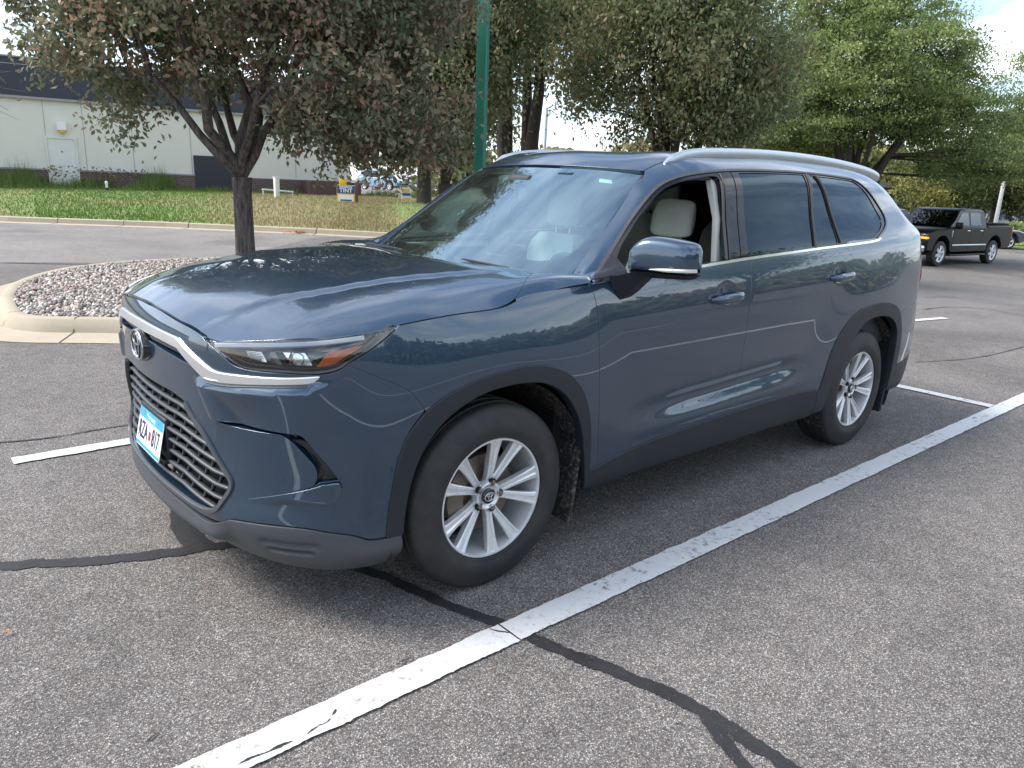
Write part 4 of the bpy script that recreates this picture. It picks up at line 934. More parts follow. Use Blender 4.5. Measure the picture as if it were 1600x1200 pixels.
n=Nd('tar',(.014,.014,.016),.5,spec=.4); v=n.coord(); q=n.noise(95,6,.75,v); n.col(n.mix(n.ramp(q,(.60,0),(.70,1)),n.mix(n.noise(7,6,.7,v),(.010,.010,.012),(.034,.033,.034)),(.16,.15,.145))); n.rough(n.ramp(n.noise(5,5,.6,v),(.35,.35),(.7,.8))); n.bump(q,.5,.004)
n=Nd('line_paint',(.66,.66,.65),.6); v=n.coord(); a=n.noise(26,9,.75,v); b=n.noise(2.2,6,.7,v); k=n.math('MULTIPLY',n.ramp(a,(.53,0),(.63,1)),n.ramp(b,(.42,0),(.58,1)))
n.col(n.mix(k,n.mix(n.noise(120,4,.6,v),(.50,.51,.505),(.65,.65,.64)),(.13,.125,.12))); n.bump(n.noise(150,3),.4,.003)
n=Nd('concrete',(.42,.38,.31),.9); v=n.coord(); n.col(n.mix(n.noise(3,9,.7,v),n.mix(n.noise(80,4,.6,v),(.25,.205,.14),(.40,.335,.24)),(.44,.39,.31))); n.bump(n.noise(90,6),.4,.006)
n=Nd('soil',(.09,.075,.06),.95); n.col(n.mix(n.noise(18,7),(.06,.052,.045),(.14,.12,.10)))
def attr_mat(name,stops,rough=.6,trans=0.,spec=.3,bump=0):
    n=Nd(name,rough=rough,spec=spec); a=n.n.new('ShaderNodeAttribute'); a.attribute_name='tint'
    sp=n.n.new('ShaderNodeSeparateColor'); n.l.new(a.outputs['Color'],sp.inputs[0]); c=n.ramp(sp.outputs[0],*stops)
    n.col(c)
    if trans:
        tr=n.n.new('ShaderNodeBsdfTranslucent'); n.l.new(c,tr.inputs[0]); ms=n.n.new('ShaderNodeMixShader'); ms.inputs[0].default_value=trans
        n.l.new(n.b.outputs[0],ms.inputs[1]); n.l.new(tr.outputs[0],ms.inputs[2]); n.l.new(ms.outputs[0],n.out.inputs[0])
    if bump: n.bump(n.noise(120,4),bump,.004)
    return n
attr_mat('leaf_bronze',((0,(0.085,0.122,0.061)),(.35,(0.159,0.189,0.107)),(.62,(0.256,0.244,0.152)),(.82,(0.366,0.262,0.177)),(1,(0.464,0.232,0.171))),.5,.38)
attr_mat('leaf_bronze_dark',((0,(0.083,0.122,0.051)),(.45,(0.179,0.211,0.100)),(.8,(0.269,0.262,0.134)),(1,(0.384,0.256,0.141))),.5,.38)
attr_mat('leaf_green',((0,(.09,.135,.045)),(.5,(.215,.285,.10)),(.85,(.33,.40,.15)),(1,(.42,.44,.18))),.55,.4)
attr_mat('leaf_olive',((0,(.05,.075,.025)),(.5,(.10,.125,.042)),(.9,(.17,.17,.06)),(1,(.23,.21,.06))),.6,.3)
attr_mat('leaf_yellow',((0,(.13,.15,.04)),(.6,(.24,.23,.06)),(1,(.36,.31,.07))),.6,.3)
attr_mat('pebble',((0,(.13,.125,.12)),(.2,(.26,.24,.225)),(.5,(.38,.33,.30)),(.62,(.44,.29,.24)),(.8,(.52,.48,.43)),(1,(.74,.71,.66))),.7,bump=.3)
attr_mat('grass_mix',((0,(.10,.18,.04)),(.45,(.17,.26,.06)),(.6,(.25,.24,.09)),(1,(.36,.29,.17))),.8,.2)
n=Nd('bark',(.12,.10,.085),.9); v=n.coord((1,1,.18)); q=n.noise(26,8,.7,v); n.col(n.mix(n.ramp(q,(.38,0),(.62,1)),(.035,.028,.024),(.17,.145,.125))); n.bump(q,.9,.03)
n=Nd('bark_dark',(.05,.04,.035),.9); v=n.coord((1,1,.2)); q=n.noise(20,8,.7,v); n.col(n.mix(q,(.020,.016,.014),(.085,.068,.055))); n.bump(q,.8,.03)
n=Nd('turf',(.1,.12,.04),.95); v=n.coord()
n.col(n.mix(n.ramp(n.noise(.16,6,.6,v),(.42,0),(.58,1)),n.mix(n.noise(14,8,.7,v),(.12,.19,.045),(.19,.26,.07)),n.mix(n.noise(18,8,.7,v),(.16,.145,.06),(.30,.24,.13)))); n.bump(n.noise(60,6),.8,.03)
n=Nd('stucco',(.50,.50,.44),.9); v=n.coord(); n.col(n.mix(n.noise(.5,8,.65,v),(.62,.605,.535),(.72,.70,.62))); n.bump(n.noise(60,5),.2,.01)
simple('parapet_dark',(.030,.036,.050),.6,sc=.5,var=.08); simple('parapet_trim',(.30,.27,.30),.6); simple('door_paint',(.66,.665,.63),.6,sc=2,var=.12); simple('door_dark',(.028,.031,.042),.6,sc=3)
n=Nd('brick',(.14,.09,.08),.9); t=n.n.new('ShaderNodeTexBrick'); t.inputs['Scale'].default_value=1; t.inputs['Brick Width'].default_value=.22; t.inputs['Row Height'].default_value=.085; t.inputs['Mortar Size'].default_value=.010
t.inputs['Color1'].default_value=(.13,.075,.065,1); t.inputs['Color2'].default_value=(.085,.055,.055,1); t.inputs['Mortar'].default_value=(.19,.16,.15,1)
n.l.new(n.coord(kind='UV'),t.inputs['Vector']); n.col(t.outputs[0])
simple('brown_panel',(.10,.052,.050),.7,sc=1); simple('pole_green',(.018,.17,.115),.45,sc=3); simple('galvanised',(.55,.57,.58),.4,.3); simple('white_paint',(.75,.75,.73),.5)
simple('sign_yellow',(.72,.47,.03),.5); simple('sign_blue',(.03,.05,.20),.5); simple('sign_orange',(.75,.25,.04),.5)
simple('truck_black',(.005,.005,.006),.35,sc=2,spec=.18,coat=.22,Coat_Roughness=.03); simple('car_silver',(.50,.52,.54),.3,.6,coat=1); simple('car_white',(.75,.76,.76),.3,coat=1); simple('car_blue',(.20,.32,.42),.3,coat=1); simple('car_grey',(.10,.11,.12),.3,.4,coat=1)
glass('car_glass',(.16,.19,.20),(.9,.95,1.),base_refl=.02,kf=1.)
n=simple('amber_lit',(.9,.42,.03),.3); n.b.inputs['Emission Color'].default_value=(1,.45,.03,1); n.b.inputs['Emission Strength'].default_value=.35
def tinted(mb_or_me,vals,name='tint'):
    me=mb_or_me; a=me.color_attributes.new(name,'FLOAT_COLOR','POINT'); v=np.ones((len(me.vertices),4),np.float32); v[:,:3]=np.asarray(vals)[:,None]; a.data.foreach_set('color',v.ravel())
def raw_mesh(name,V,F,mat,tint=None,smooth=False,parent=None,quads=False):
    me=bpy.data.meshes.new(name); V=np.asarray(V,np.float32); F=np.asarray(F,np.int32); k=F.shape[1]
    me.vertices.add(len(V)); me.vertices.foreach_set('co',V.ravel()); me.loops.add(F.size); me.loops.foreach_set('vertex_index',F.ravel())
    me.polygons.add(len(F)); me.polygons.foreach_set('loop_start',np.arange(0,F.size,k,dtype=np.int32)); me.polygons.foreach_set('loop_total',np.full(len(F),k,np.int32))
    if smooth: me.polygons.foreach_set('use_smooth',np.ones(len(F),bool))
    me.materials.append(MAT[mat]); me.update(calc_edges=True)
    if tint is not None: tinted(me,tint)
    o=bpy.data.objects.new(name,me); scene.collection.objects.link(o)
    if parent: o.parent=parent
    return o
def sheet(name,pts,mat,z,step=None,kind='structure'):
    """flat sheet from a ground polygon, following the ground"""
    P=outline([pts+[pts[0]]],step or 4.); P=P if area(P)>0 else P[::-1]
    V=np.c_[P,gzv(P[:,0],P[:,1])+z]; return V
# --- ground
xs=np.concatenate([np.linspace(-400,-20,12),np.linspace(-16,6,12),np.linspace(7,26,40),np.linspace(30,600,20)]); ys=np.concatenate([np.linspace(-500,-10,14),np.linspace(-6,30,19),np.linspace(40,700,22)])
A,B=np.meshgrid(xs,ys,indexing='ij'); V=np.c_[A.ravel(),B.ravel(),gzv(A.ravel(),0)]; ny=len(ys)
F=[(i*ny+j,(i+1)*ny+j,(i+1)*ny+j+1,i*ny+j+1) for i in range(len(xs)-1) for j in range(ny-1)]
tag(raw_mesh('ground',V,F,'asphalt',smooth=True),kind='structure')
def flat(name,P,mat,z,kind='structure',label=None,cat=None):
    P=np.asarray(P,float); P=P if area(P)>0 else P[::-1]
    r=delaunay_2d_cdt([Vector(p) for p in P],[(i,(i+1)%len(P)) for i in range(len(P))],[],1,1e-6)
    W_=np.array([v[:] for v in r[0]]); V=np.c_[W_,gzv(W_[:,0],W_[:,1])+z]
    mb=MB(); mb.add(V,[tuple(f) for f in r[2]],mat); o=mb.build(name,smooth=False,fix=False); return tag(o,label,cat,kind=kind)
def ribbon(pts,w,jit=0.,h=.05,seed=0,taper=0):
    p=resamp(catm(pts),h); t=np.gradient(p,axis=0); t/=np.linalg.norm(t,axis=1)[:,None]; nn=np.stack([-t[:,1],t[:,0]],1); r=np.random.default_rng(seed); k=len(p)
    def j():
        a=r.normal(0,1,k); b=np.convolve(r.normal(0,1,k+6),np.ones(7)/2.6,'valid')[:k]; return (a*.35+b*.65)*jit
    ww=np.full(k,w/2.) if np.isscalar(w) else np.interp(np.linspace(0,1,k),np.linspace(0,1,len(w)),w)/2
    if taper: ww=ww*np.minimum(1,np.minimum(np.arange(k),np.arange(k)[::-1])/taper+.1)
    return p+nn*(ww+j())[:,None],p-nn*(ww+j())[:,None]
def band(mb,pts,w,mat,z,jit=0,h=.05,seed=0,taper=0):
    a,b=ribbon(pts,w,jit,h,seed,taper); k=len(a); V=np.concatenate([np.c_[a,gzv(a[:,0],0)+z],np.c_[b,gzv(b[:,0],0)+z]]); F=[(i,k+i,k+i+1,i+1) for i in range(k-1)]; mb.add(V,F,mat)
# lane across the back, paler asphalt
Lq=lambda u,v,z=0:tuple(G(u,v,z)[:2])
c0,c1,c2,c3=Lq(0,348),Lq(250,356.5),Lq(500,367.5),Lq(600,372)
dirc=np.array(c3)-np.array(c1); dirc/=np.linalg.norm(dirc); cN=np.array(c0)-dirc*40; cF=np.array(c3)+dirc*6
l0,l1=np.array(Lq(0,410.5)),np.array(Lq(280,412)); dl=(l1-l0)/np.linalg.norm(l1-l0)
flat('road',[tuple(l0-dl*40),tuple(l0),tuple(l1),tuple(l1+dl*14),tuple(cF),c3,c2,c1,c0,tuple(cN)],'asphalt_lane',.004)
# seams and sealed cracks
mb=MB()
band(mb,[(-3.2,1.05),(-2.2,.62),(-1.477,.32),(-1.216,.175),(-.95,.06),(-.70,-.02),(-.5,-.25),(-.36,-.49),(-.271,-.778),(-.205,-1.02),(-.135,-1.19),(-.105,-1.33),(-.02,-1.60),(.050,-1.86),(.056,-2.1),(.06,-2.35),(.10,-2.7)],[.075,.08,.085,.075,.07,.062,.05,.055,.06,.08],'tar',.004,jit=.006,h=.009,seed=3)
band(mb,[(-.80,.02),(-.80,.25),(-.74,.50),(-.66,.72),(-.5,1.1),(-.1,1.6)],[.10,.10,.08,.06,.05],'tar',.0042,jit=.008,h=.03,seed=5)
band(mb,[(.048,-1.90),(.01,-2.0),(-.04,-2.12),(-.08,-2.3),(-.12,-2.5)],[.045,.04,.035],'tar',.0045,jit=.006,h=.02,seed=6)
tag(mb.build('tar_sealing',smooth=False,fix=False),kind='structure')
mb=MB(); band(mb,[(-1.40,1.98),(-1.05,1.88),(-.62,1.885),(0,1.7)],.012,'tar',.005,jit=.004,h=.03,seed=8,taper=3)
for q in ([G(1540,470),G(1600,482),G(1680,495)],[G(1440,452),G(1520,447),G(1600,452)],[G(1430,566),G(1520,560),G(1600,541)],[G(0,411),G(120,413),G(260,413)],[G(1444,478),G(1500,470),G(1600,474)]):
    band(mb,[tuple(p[:2]) for p in q],.012 if q[0].y<0 else .02 if q[0].y<3 or q[0].x>4 else .05,'tar',.0095 if q[0].y<-1 and q[0].x<1 else .0055,jit=.0018 if q[0].y<0 else .006,h=.010 if q[0].y<1 else .06,seed=9,taper=3)
r=np.random.default_rng(12)
for a,b,w_,z in ((G(226,1165),G(248,1146),.010,.0055),(G(480,1151),G(498,1138),.010,.0095),(G(498,1138),G(516,1127),.006,.0095),(G(519,1121),G(525,1112),.009,.0095),(G(372,1199),G(420,1178),.012,.0095),(G(420,1178),G(457,1162),.016,.0095),(G(765,986),G(800,992),.006,.0095),(G(620,1042),G(664,1024),.006,.0095)):
    a=np.array(a[:2]);b=np.array(b[:2]);m=(a+b)/2+r.normal(0,.003,2); band(mb,[a,m,b],[w_*.2,w_*.6,w_*.5,w_*.2],'tar',z,jit=.0016,h=.006,seed=int(w_*1e4)+3)
tag(mb.build('crack',smooth=False,fix=False),kind='structure')
# bay lines
def line(pts,w,label,seed=1):
    mb=MB(); band(mb,pts,w,'line_paint',.008,jit=.0026,h=.011,seed=seed); o=mb.build('bay_line',smooth=False,fix=False); tag(o,kind='structure')
line([(-3.5,-1.245),(-.157,-1.243)],.122,'',1); line([(-.150,-1.243),(2,-1.243),(4.80,-1.243),(8.5,-1.25)],.122,'',2)
line([(-6,-3.99),(4.8,-3.98),(8.5,-3.98)],.11,'',7); line([(-6,-6.75),(8.5,-6.72)],.11,'',8)
line([(-1.27,1.566),(1,1.55),(4.8,1.53)],.11,'',3); line([(4.86,-1.18),(4.86,1.0),(4.87,3.2)],.11,'',4); line([(4.87,1.53),(8,1.15),(9.7,.95)],.11,'',5)
# --- planting island: kerb ring and gravel
io=[(-.66,7.0),(-.86,6.2),(-.95,5.4),(-.93,4.9),(-.78,4.68),(-.48,4.56),(-.06,4.26)]
K=[Lq(0,482),(-.93,5.6),(-.90,5.05),(-.70,4.72),Lq(100,538),Lq(195,541)]
outer=catm([(2.2,10.35),(1.1,10.12),(.10,9.45),(-.66,8.25),(-1.0,7.1),(-1.13,6.1),(-1.11,5.3),(-.84,4.86),(-.32,4.51),(.4,4.02),(2.2,2.98),(3.9,2.75),(5.2,3.6),(5.6,5.2),(5.3,7.6),(4.6,9.3),(3.5,10.15),(2.2,10.35)],6)[:-1]
oo=outer if area(outer)>0 else outer[::-1]
gut=inset(oo,.0); k1=inset(oo,.34); k2=inset(oo,.36); k3=inset(oo,.50); k4=inset(oo,.51)
n_=len(oo); rows=[np.c_[gut,np.full(n_,.005)],np.c_[k1,np.full(n_,.030)],np.c_[inset(oo,.35),np.full(n_,.06)],np.c_[inset(oo,.385),np.full(n_,.145)],np.c_[inset(oo,.405),np.full(n_,.155)],np.c_[k3,np.full(n_,.155)],np.c_[k4,np.full(n_,.145)],np.c_[k4,np.full(n_,.03)]]
mb=MB(); V=np.concatenate(rows); mb.add(V,[(i*n_+j,i*n_+(j+1)%n_,(i+1)*n_+(j+1)%n_,(i+1)*n_+j) for i in range(7) for j in range(n_)],'concrete')
tag(mb.build('kerb',fix=False,angle=60),kind='structure')
mb=MB()
for a in (10,21,34,46,58,70,82):
    q=oo[a%n_]; e=oo[(a+1)%n_]-oo[a%n_]; e/=np.linalg.norm(e); nn=np.array([-e[1],e[0]]); pts=[q+nn*.0,q+nn*.335,q+nn*.352,q+nn*.39,q+nn*.41,q+nn*.50]; zz=[.008,.033,.063,.148,.158,.158]
    V=[(*(p-e*.005),z+.001) for p,z in zip(pts,zz)]+[(*(p+e*.005),z+.001) for p,z in zip(pts,zz)]; mb.add(V,[(i,i+1,i+7,i+6) for i in range(5)],'tar')
tag(mb.build('kerb_joint',smooth=False,fix=False),kind='structure')
flat('island_soil',k4,'soil',.10)
def ico():
    t=(1+5**.5)/2; V=np.array([(-1,t,0),(1,t,0),(-1,-t,0),(1,-t,0),(0,-1,t),(0,1,t),(0,-1,-t),(0,1,-t),(t,0,-1),(t,0,1),(-t,0,-1),(-t,0,1)],float); V/=np.linalg.norm(V[0])
    F=np.array([(0,11,5),(0,5,1),(0,1,7),(0,7,10),(0,10,11),(1,5,9),(5,11,4),(11,10,2),(10,7,6),(7,1,8),(3,9,4),(3,4,2),(3,2,6),(3,6,8),(3,8,9),(4,9,5),(2,4,11),(6,2,10),(8,6,7),(9,8,1)]); return V,F
def rotm(r,n):
    q=r.normal(size=(n,4)); q/=np.linalg.norm(q,axis=1)[:,None]; w_,x,y,z=q.T
    return np.stack([np.stack([1-2*(y*y+z*z),2*(x*y-z*w_),2*(x*z+y*w_)],-1),np.stack([2*(x*y+z*w_),1-2*(x*x+z*z),2*(y*z-x*w_)],-1),np.stack([2*(x*z-y*w_),2*(y*z+x*w_),1-2*(x*x+y*y)],-1)],1)
def stones(name,poly,n,r0,r1,z,mat,tintf=None):
    r=np.random.default_rng(5); lo,hi=poly.min(0),poly.max(0); P=r.uniform(lo,hi,(n*3,2)); P=P[inside(poly,P)][:n]; n=len(P)
    V0,F0=ico(); s=r.uniform(r0,r1,n)**1.; sc=np.stack([s*r.uniform(.8,1.3,n),s*r.uniform(.7,1.,n),s*r.uniform(.45,.75,n)],1)
    J=V0[None]*(1+r.normal(0,.10,(n,12,1))); V=np.einsum('nij,nkj->nki',rotm(r,n),J*sc[:,None]); V[:,:,0]+=P[:,0,None]; V[:,:,1]+=P[:,1,None]; V[:,:,2]+=(z+r.uniform(0,.03,n))[:,None]
    F=F0[None]+(np.arange(n)*12)[:,None,None]; t=np.repeat(r.uniform(0,1,n),12); return raw_mesh(name,V.reshape(-1,3),F.reshape(-1,3),mat,t,smooth=True)
tag(stones('gravel',k4,26000,.014,.029,.125,'pebble'),kind='stuff')
# --- far kerb and lawn
cl=[tuple(cN),c0,c1,c2,c3,tuple(cF)]; cl=np.array(cl); e=cl[-1]-cl[0]; e/=np.linalg.norm(e); nb=np.array([-e[1],e[0]]); nb=nb if nb@np.array([FH.x,FH.y])>0 else -nb
def offl(d,z): return np.c_[cl+nb*d,gzv(cl[:,0],0)+z]
R_=[offl(0,.006),offl(.30,.02),offl(.32,.13),offl(.34,.145),offl(.46,.15),offl(.47,.10)]; k=len(cl); mb=MB(); mb.add(np.concatenate(R_),[(i*k+j,i*k+j+1,(i+1)*k+j+1,(i+1)*k+j) for i in range(5) for j in range(k-1)],'concrete'); tag(mb.build('kerb',smooth=False),kind='structure')
mb=MB()
for u in (62,207,337,450,560):
    q=np.array(Lq(u,352)); s_=(q-cl[0])@e; q=cl[0]+e*s_; q=np.array([np.interp(s_,(cl-cl[0])@e,cl[:,0]),np.interp(s_,(cl-cl[0])@e,cl[:,1])]); pts=[q,q+nb*.3,q+nb*.32,q+nb*.34,q+nb*.46]; zz=[.01,.024,.132,.149,.154]
    V=[(*(p-e*.012),z) for p,z in zip(pts,zz)]+[(*(p+e*.012),z) for p,z in zip(pts,zz)]; mb.add(V,[(i,i+1,i+6,i+5) for i in range(4)],'tar')
tag(mb.build('kerb_joint',smooth=False,fix=False),kind='structure')
WA=PH(0,290,32.9); WB=PH(548,300,40.9)   # building wall line
wA=np.array(WA[:2]); wB=np.array(WB[:2]); we=(wB-wA)/np.linalg.norm(wB-wA)
def lawn_z(p):
    d=((p-cl[0])@nb); return np.clip(.14+.46*sst(d,0,13.5),0,1)
far=[wA-we*40,wA,(wA+wB)/2,wB,wB+we*2,np.array(W(4,60)[:2])]
N1=26; V=[]; 
for j in range(9):
    t=j/8
    for i in range(N1+1):
        s_=i/N1; a=np.array([np.interp(s_,np.linspace(0,1,len(cl)),cl[:,0]),np.interp(s_,np.linspace(0,1,len(cl)),cl[:,1])])+nb*.465
        f_=np.array(far); b=np.array([np.interp(s_,np.linspace(0,1,len(far)),f_[:,0]),np.interp(s_,np.linspace(0,1,len(far)),f_[:,1])]); p_=a*(1-t)+b*t; V.append((*p_,float(lawn_z(p_))))
LV=np.array(V); F=[(j*(N1+1)+i,j*(N1+1)+i+1,(j+1)*(N1+1)+i+1,(j+1)*(N1+1)+i) for j in range(8) for i in range(N1)]
o=raw_mesh('lawn',LV,F,'turf',smooth=True); tag(o,kind='structure')
# grass blades
def blades(name,P,Z,h,w_,tint,mat,lean=.5,seed=2):
    r=np.random.default_rng(seed); n=len(P); a=r.uniform(0,6.283,n); H=h*r.uniform(.5,1.3,n); b=r.uniform(0,6.283,n); l=lean*H*r.uniform(.1,1,n)
    d=np.stack([np.cos(a),np.sin(a)],1)*(w_/2); B=np.c_[P,Z]; V=np.stack([B-np.c_[d,np.zeros(n)],B+np.c_[d,np.zeros(n)],B+np.c_[np.cos(b)*l,np.sin(b)*l,H]],1)
    return raw_mesh(name,V.reshape(-1,3),np.arange(n*3).reshape(-1,3),mat,np.repeat(tint,3))
r=np.random.default_rng(1); n=52000; i=r.integers(0,len(F),n); a,b=r.random(n),r.random(n); Fq=np.array(F)[i]; Q=(LV[Fq[:,0]]*(1-a)[:,None]+LV[Fq[:,1]]*a[:,None])*(1-b)[:,None]+(LV[Fq[:,3]]*(1-a)[:,None]+LV[Fq[:,2]]*a[:,None])*b[:,None]
uu=(Q[:,:2]-np.array(CAM[:2])); lat=uu@np.array(RH[:2])/np.maximum(uu@np.array(FH[:2]),1); dry=sst(lat,-.50,-.30)
near_=((Q[:,:2]-cl[0])@nb); tn=np.clip(.15+.75*dry+r.normal(0,.14,n),0,1)
m=(lat>-.9)&(lat<.35); tag(blades('grass',Q[m,:2],Q[m,2],.085,.03,tn[m],'grass_mix'),kind='stuff')
# weeds against the wall
wp=[];wt_=[];wh=[]
for k in range(9000):
    s_=r.uniform(-2,19.5); d=abs(r.normal(0,.9)); hk=(.55+.45*math.sin(s_*1.7)*math.sin(s_*.63+1)); wp.append(wA+we*s_-nb*(.15+d)); wh.append(max(.12,hk)*.85*math.exp(-d*.9)*(1.5 if s_<7 else .8)); wt_.append(np.clip(.25+.2*r.normal()+(.15 if s_>9 else 0),0,1))
wp=np.array(wp); o=blades('weeds',wp,lawn_z(wp)-.03,1.,.035,np.array(wt_),'grass_mix',.35,seed=4)
co_=np.empty(len(o.data.vertices)*3,np.float32); o.data.vertices.foreach_get('co',co_); co_=co_.reshape(-1,3,3); base=co_[:,0,2][:,None]; co_[:,:,2]=base+(co_[:,:,2]-base)*np.array(wh)[:,None]; co_[:,2,:2]=co_[:,0,:2]+(co_[:,2,:2]-co_[:,0,:2])*np.array(wh)[:,None]; o.data.vertices.foreach_set('co',co_.ravel()); tag(o,kind='stuff')
# yellow flower heads
V0,F0=ico(); VV=[];FF=[];tt=[]
for k in range(260):
    s_=r.choice([r.uniform(2.0,6.0),r.uniform(14.2,15.2),r.uniform(18,18.6)],p=[.8,.12,.08]); p_=wA+we*s_-nb*r.uniform(.1,.9); z=float(lawn_z(p_))+r.uniform(.35,.95); VV.append(V0*r.uniform(.018,.045)+np.array([*p_,z])); FF.append(F0+k*12); tt+=[r.random()]*12
tag(raw_mesh('wildflowers',np.concatenate(VV),np.concatenate(FF),'leaf_yellow',tt),kind='stuff')
# --- commercial building
bd=empty('building',(*wA,0),label="low cream commercial building with dark parapet and brick base",cat="building")
def wp_(s,z,d=0.): p=wA+we*s-nw*d; return (p[0],p[1],z)
nw=np.array([-we[1],we[0]]); nw=nw if nw@np.array([FH.x,FH.y])>0 else -nw   # away from camera
def bk(o,par=None):
    o.parent=par or bd
    if par is None: o.location=o.location-bd.location
    return o
def wbox(name,s0,s1,z0,z1,d0,d1,mat,par=None):   # d: proud towards camera
    mb=MB(); V=[wp_(s,z,d) for s in (s0,s1) for d in (d0,d1) for z in (z0,z1)]; mb.add(V,[(0,1,3,2),(4,6,7,5),(0,4,5,1),(2,3,7,6),(0,2,6,4),(1,5,7,3)],mat); o=mb.build(name,smooth=False)
    uv=o.data.uv_layers.new(name='UVMap'); Z=Vector((0,0,1)); w3=Vector((we[0],we[1],0))
    for lp in o.data.loops: c_=o.data.vertices[lp.vertex_index].co; uv.data[lp.index].uv=((Vector(c_)-WA).dot(w3),c_.z)
    return bk(o,par)
def su(u,v=200):   # distance along the wall at image column u
    d=ray(u,v); a=np.array([[d.x,-we[0]],[d.y,-we[1]]]); t,s_=np.linalg.solve(a,wA-np.array(CAM[:2])); return s_,CAM[2]+d.z*t
sdoor0,_=su(77,250); sdoor1,zb1=su(123,285); _,zt0=su(98,217)
_,zpt=su(60,93); _,zpb=su(60,152); _,zbr=su(98,267); send,_=su(548,300)
print('wall',sdoor0,sdoor1,zt0,zpt,zpb,zbr,send,su(530,285),su(240,272))
wbox('wall',-40,send,-.2,zpb,-8,0,'stucco'); 
wbox('parapet',-40,send+.15,zpb,zpt,-8,.12,'parapet_dark'); wbox('parapet_trim',-40,send+.17,zpb-.10,zpb-.002,.0,.16,'parapet_trim'); wbox('parapet_line',-40,send+.16,zpt-.28,zpt-.25,.121,.13,'parapet_trim'); wbox('parapet_cap',-40,send+.17,zpt,zpt+.06,-8,.16,'parapet_trim')
wbox('brick_base',-40,sdoor0-.08,-.2,zbr,.003,.07,'brick'); wbox('brick_base',sdoor1+.08,su(306,280)[0]-.03,-.2,zbr,.003,.07,'brick'); wbox('brick_base',su(372,280)[0]+.03,send,-.2,zbr,.003,.07,'brick')
wbox('sill_course',sdoor1+.08,su(306,280)[0]-.03,zbr,zbr+.07,.003,.10,'parapet_trim'); wbox('sill_course',-40,sdoor0-.08,zbr,zbr+.07,.003,.10,'parapet_trim'); 
for s_ in [su(u,200)[0] for u in (70,130,296,205,460)]: wbox('wall_joint',s_-.012,s_+.012,zbr+.07,zpb-.1,.0,.006,'parapet_trim')
dr_=wbox('door',sdoor0,sdoor1,.45,zt0,.003,.05,'door_paint'); wbox('door_frame',sdoor0-.08,sdoor1+.08,zt0,zt0+.09,.003,.08,'door_paint',dr_); 
wbox('door_frame',sdoor0-.08,sdoor0-.005,.45,zt0,.003,.08,'door_paint',dr_); wbox('door_frame',sdoor1+.005,sdoor1+.08,.45,zt0,.003,.08,'door_paint',dr_)
mb=MB(); mb.box(wp_((sdoor0+sdoor1)/2+.0,(zt0+.5)/2+.55,.055),(.05,.05,.05),'door_dark',bev=.01); bk(mb.build('peephole'),dr_)
sg0,zg0=su(306,303); sg1,zg1=su(372,243); wbox('dark_door',sg0,sg1,.2,su(330,244)[1],.003,.09,'door_dark')
sl0,zl1=su(88,190); sl1,zl0=su(104,204); lf=wbox('wall_lamp',sl0,sl1,zl0,zl1,.0,.28,'white_paint'); wbox('lamp_lens',sl0+.05,sl1-.05,zl0-.10,zl0-.002,.03,.25,'sign_yellow',lf)
s5,z5=su(470,283); wbox('brown_wing',s5,send+.02,-.1,z5+.02,.08,1.6,'brown_panel')
# white utility post, vent pipe
def gpost(name,u,v0,v1,D,wd,mat,label,cat,z=None,rz=0):
    p=PH(u,v1,D); q=PH(u,v0,D); mb=MB(); mb.box((0,0,(q.z-p.z)/2),(wd,wd,q.z-p.z),mat,bev=wd*.12); mb.box((0,0,(q.z-p.z)+.02),(wd*1.2,wd*1.2,.04),mat,bev=.01); o=mb.build(name); o.location=p; o.rotation_euler=(0,0,rz); tag(o,label,cat); return o
gpost('marker_post',433,278,311,33,.20,'white_paint',"short white square post standing on the dry lawn by the brown wing","post")
mb=MB(); a=PH(410,296,34); b=PH(458,300,36); mb.tube([(0,0,0),(b-a)[:]],.04,'galvanised',8); [mb.tube([((b-a)*t)[:],((b-a)*t-Vector((0,0,.5)))[:]],.03,'galvanised',6) for t in (.02,.98)]; o=mb.build('pipe_rail'); o.location=a; tag(o,"thin grey pipe rail low behind the white post","rail")
mb=MB(); p=PH(167,293,33); mb.revolve([(0,.10),(.28,.10),(.30,.13),(.42,.12),(.50,.05),(.50,0)],'white_paint',(0,0,0),'z',14); mb.revolve([(-.25,.14),(0,.14),(.0,0)],'door_dark',(0,0,0),'z',14); o=mb.build('vent_pipe'); o.location=p; o.scale=(.5,.5,.55); tag(o,"small white capped vent pipe among weeds at the brick base","pipe")
# --- poles
p=G(749,400); base=W(*[(749-800)/1167*19.0,19.0],0.); 
def pole(name,u,vt,vb,D,w_,mat,label,cat,round_=False,z0=None,rz=.6):
    a=PH(u,vb,D); b=PH(u,vt,D); z0=z0 if z0 is not None else gz(a.x,a.y); mb=MB(); H=b.z-z0
    if round_: mb.revolve([(0,w_/2*1.15),(H,w_/2*.8),(H,0)],mat,(0,0,0),'z',14)
    else: mb.box((0,0,H/2),(w_,w_,H),mat,bev=w_*.08)
    o=mb.build(name); o.location=(a.x,a.y,z0); o.rotation_euler=(0,0,rz); 
    mb=MB(); mb.box((0,0,.04),(w_*2,w_*2,.08),mat,bev=.01); q=mb.build('base_plate'); q.parent=o; return tag(o,label,cat,'poles standing around the lot')
pole('lamp_pole',750,-140,250,11.9,.150,'pole_green',"tall square green lamp pole rising through the bronze-leaved trees","pole")
pole('lamp_pole',851,168,240,38,.17,'galvanised',"thin grey pole seen against the sky between two trees","pole",True)
pole('lamp_pole',1558,266,336,30,.15,'white_paint',"thick white pole at the right behind the black pickup","pole",True)
pole('lamp_pole',1502,312,330,52,.25,'white_paint',"short white pole top seen just above the black pickup cab","pole",True)
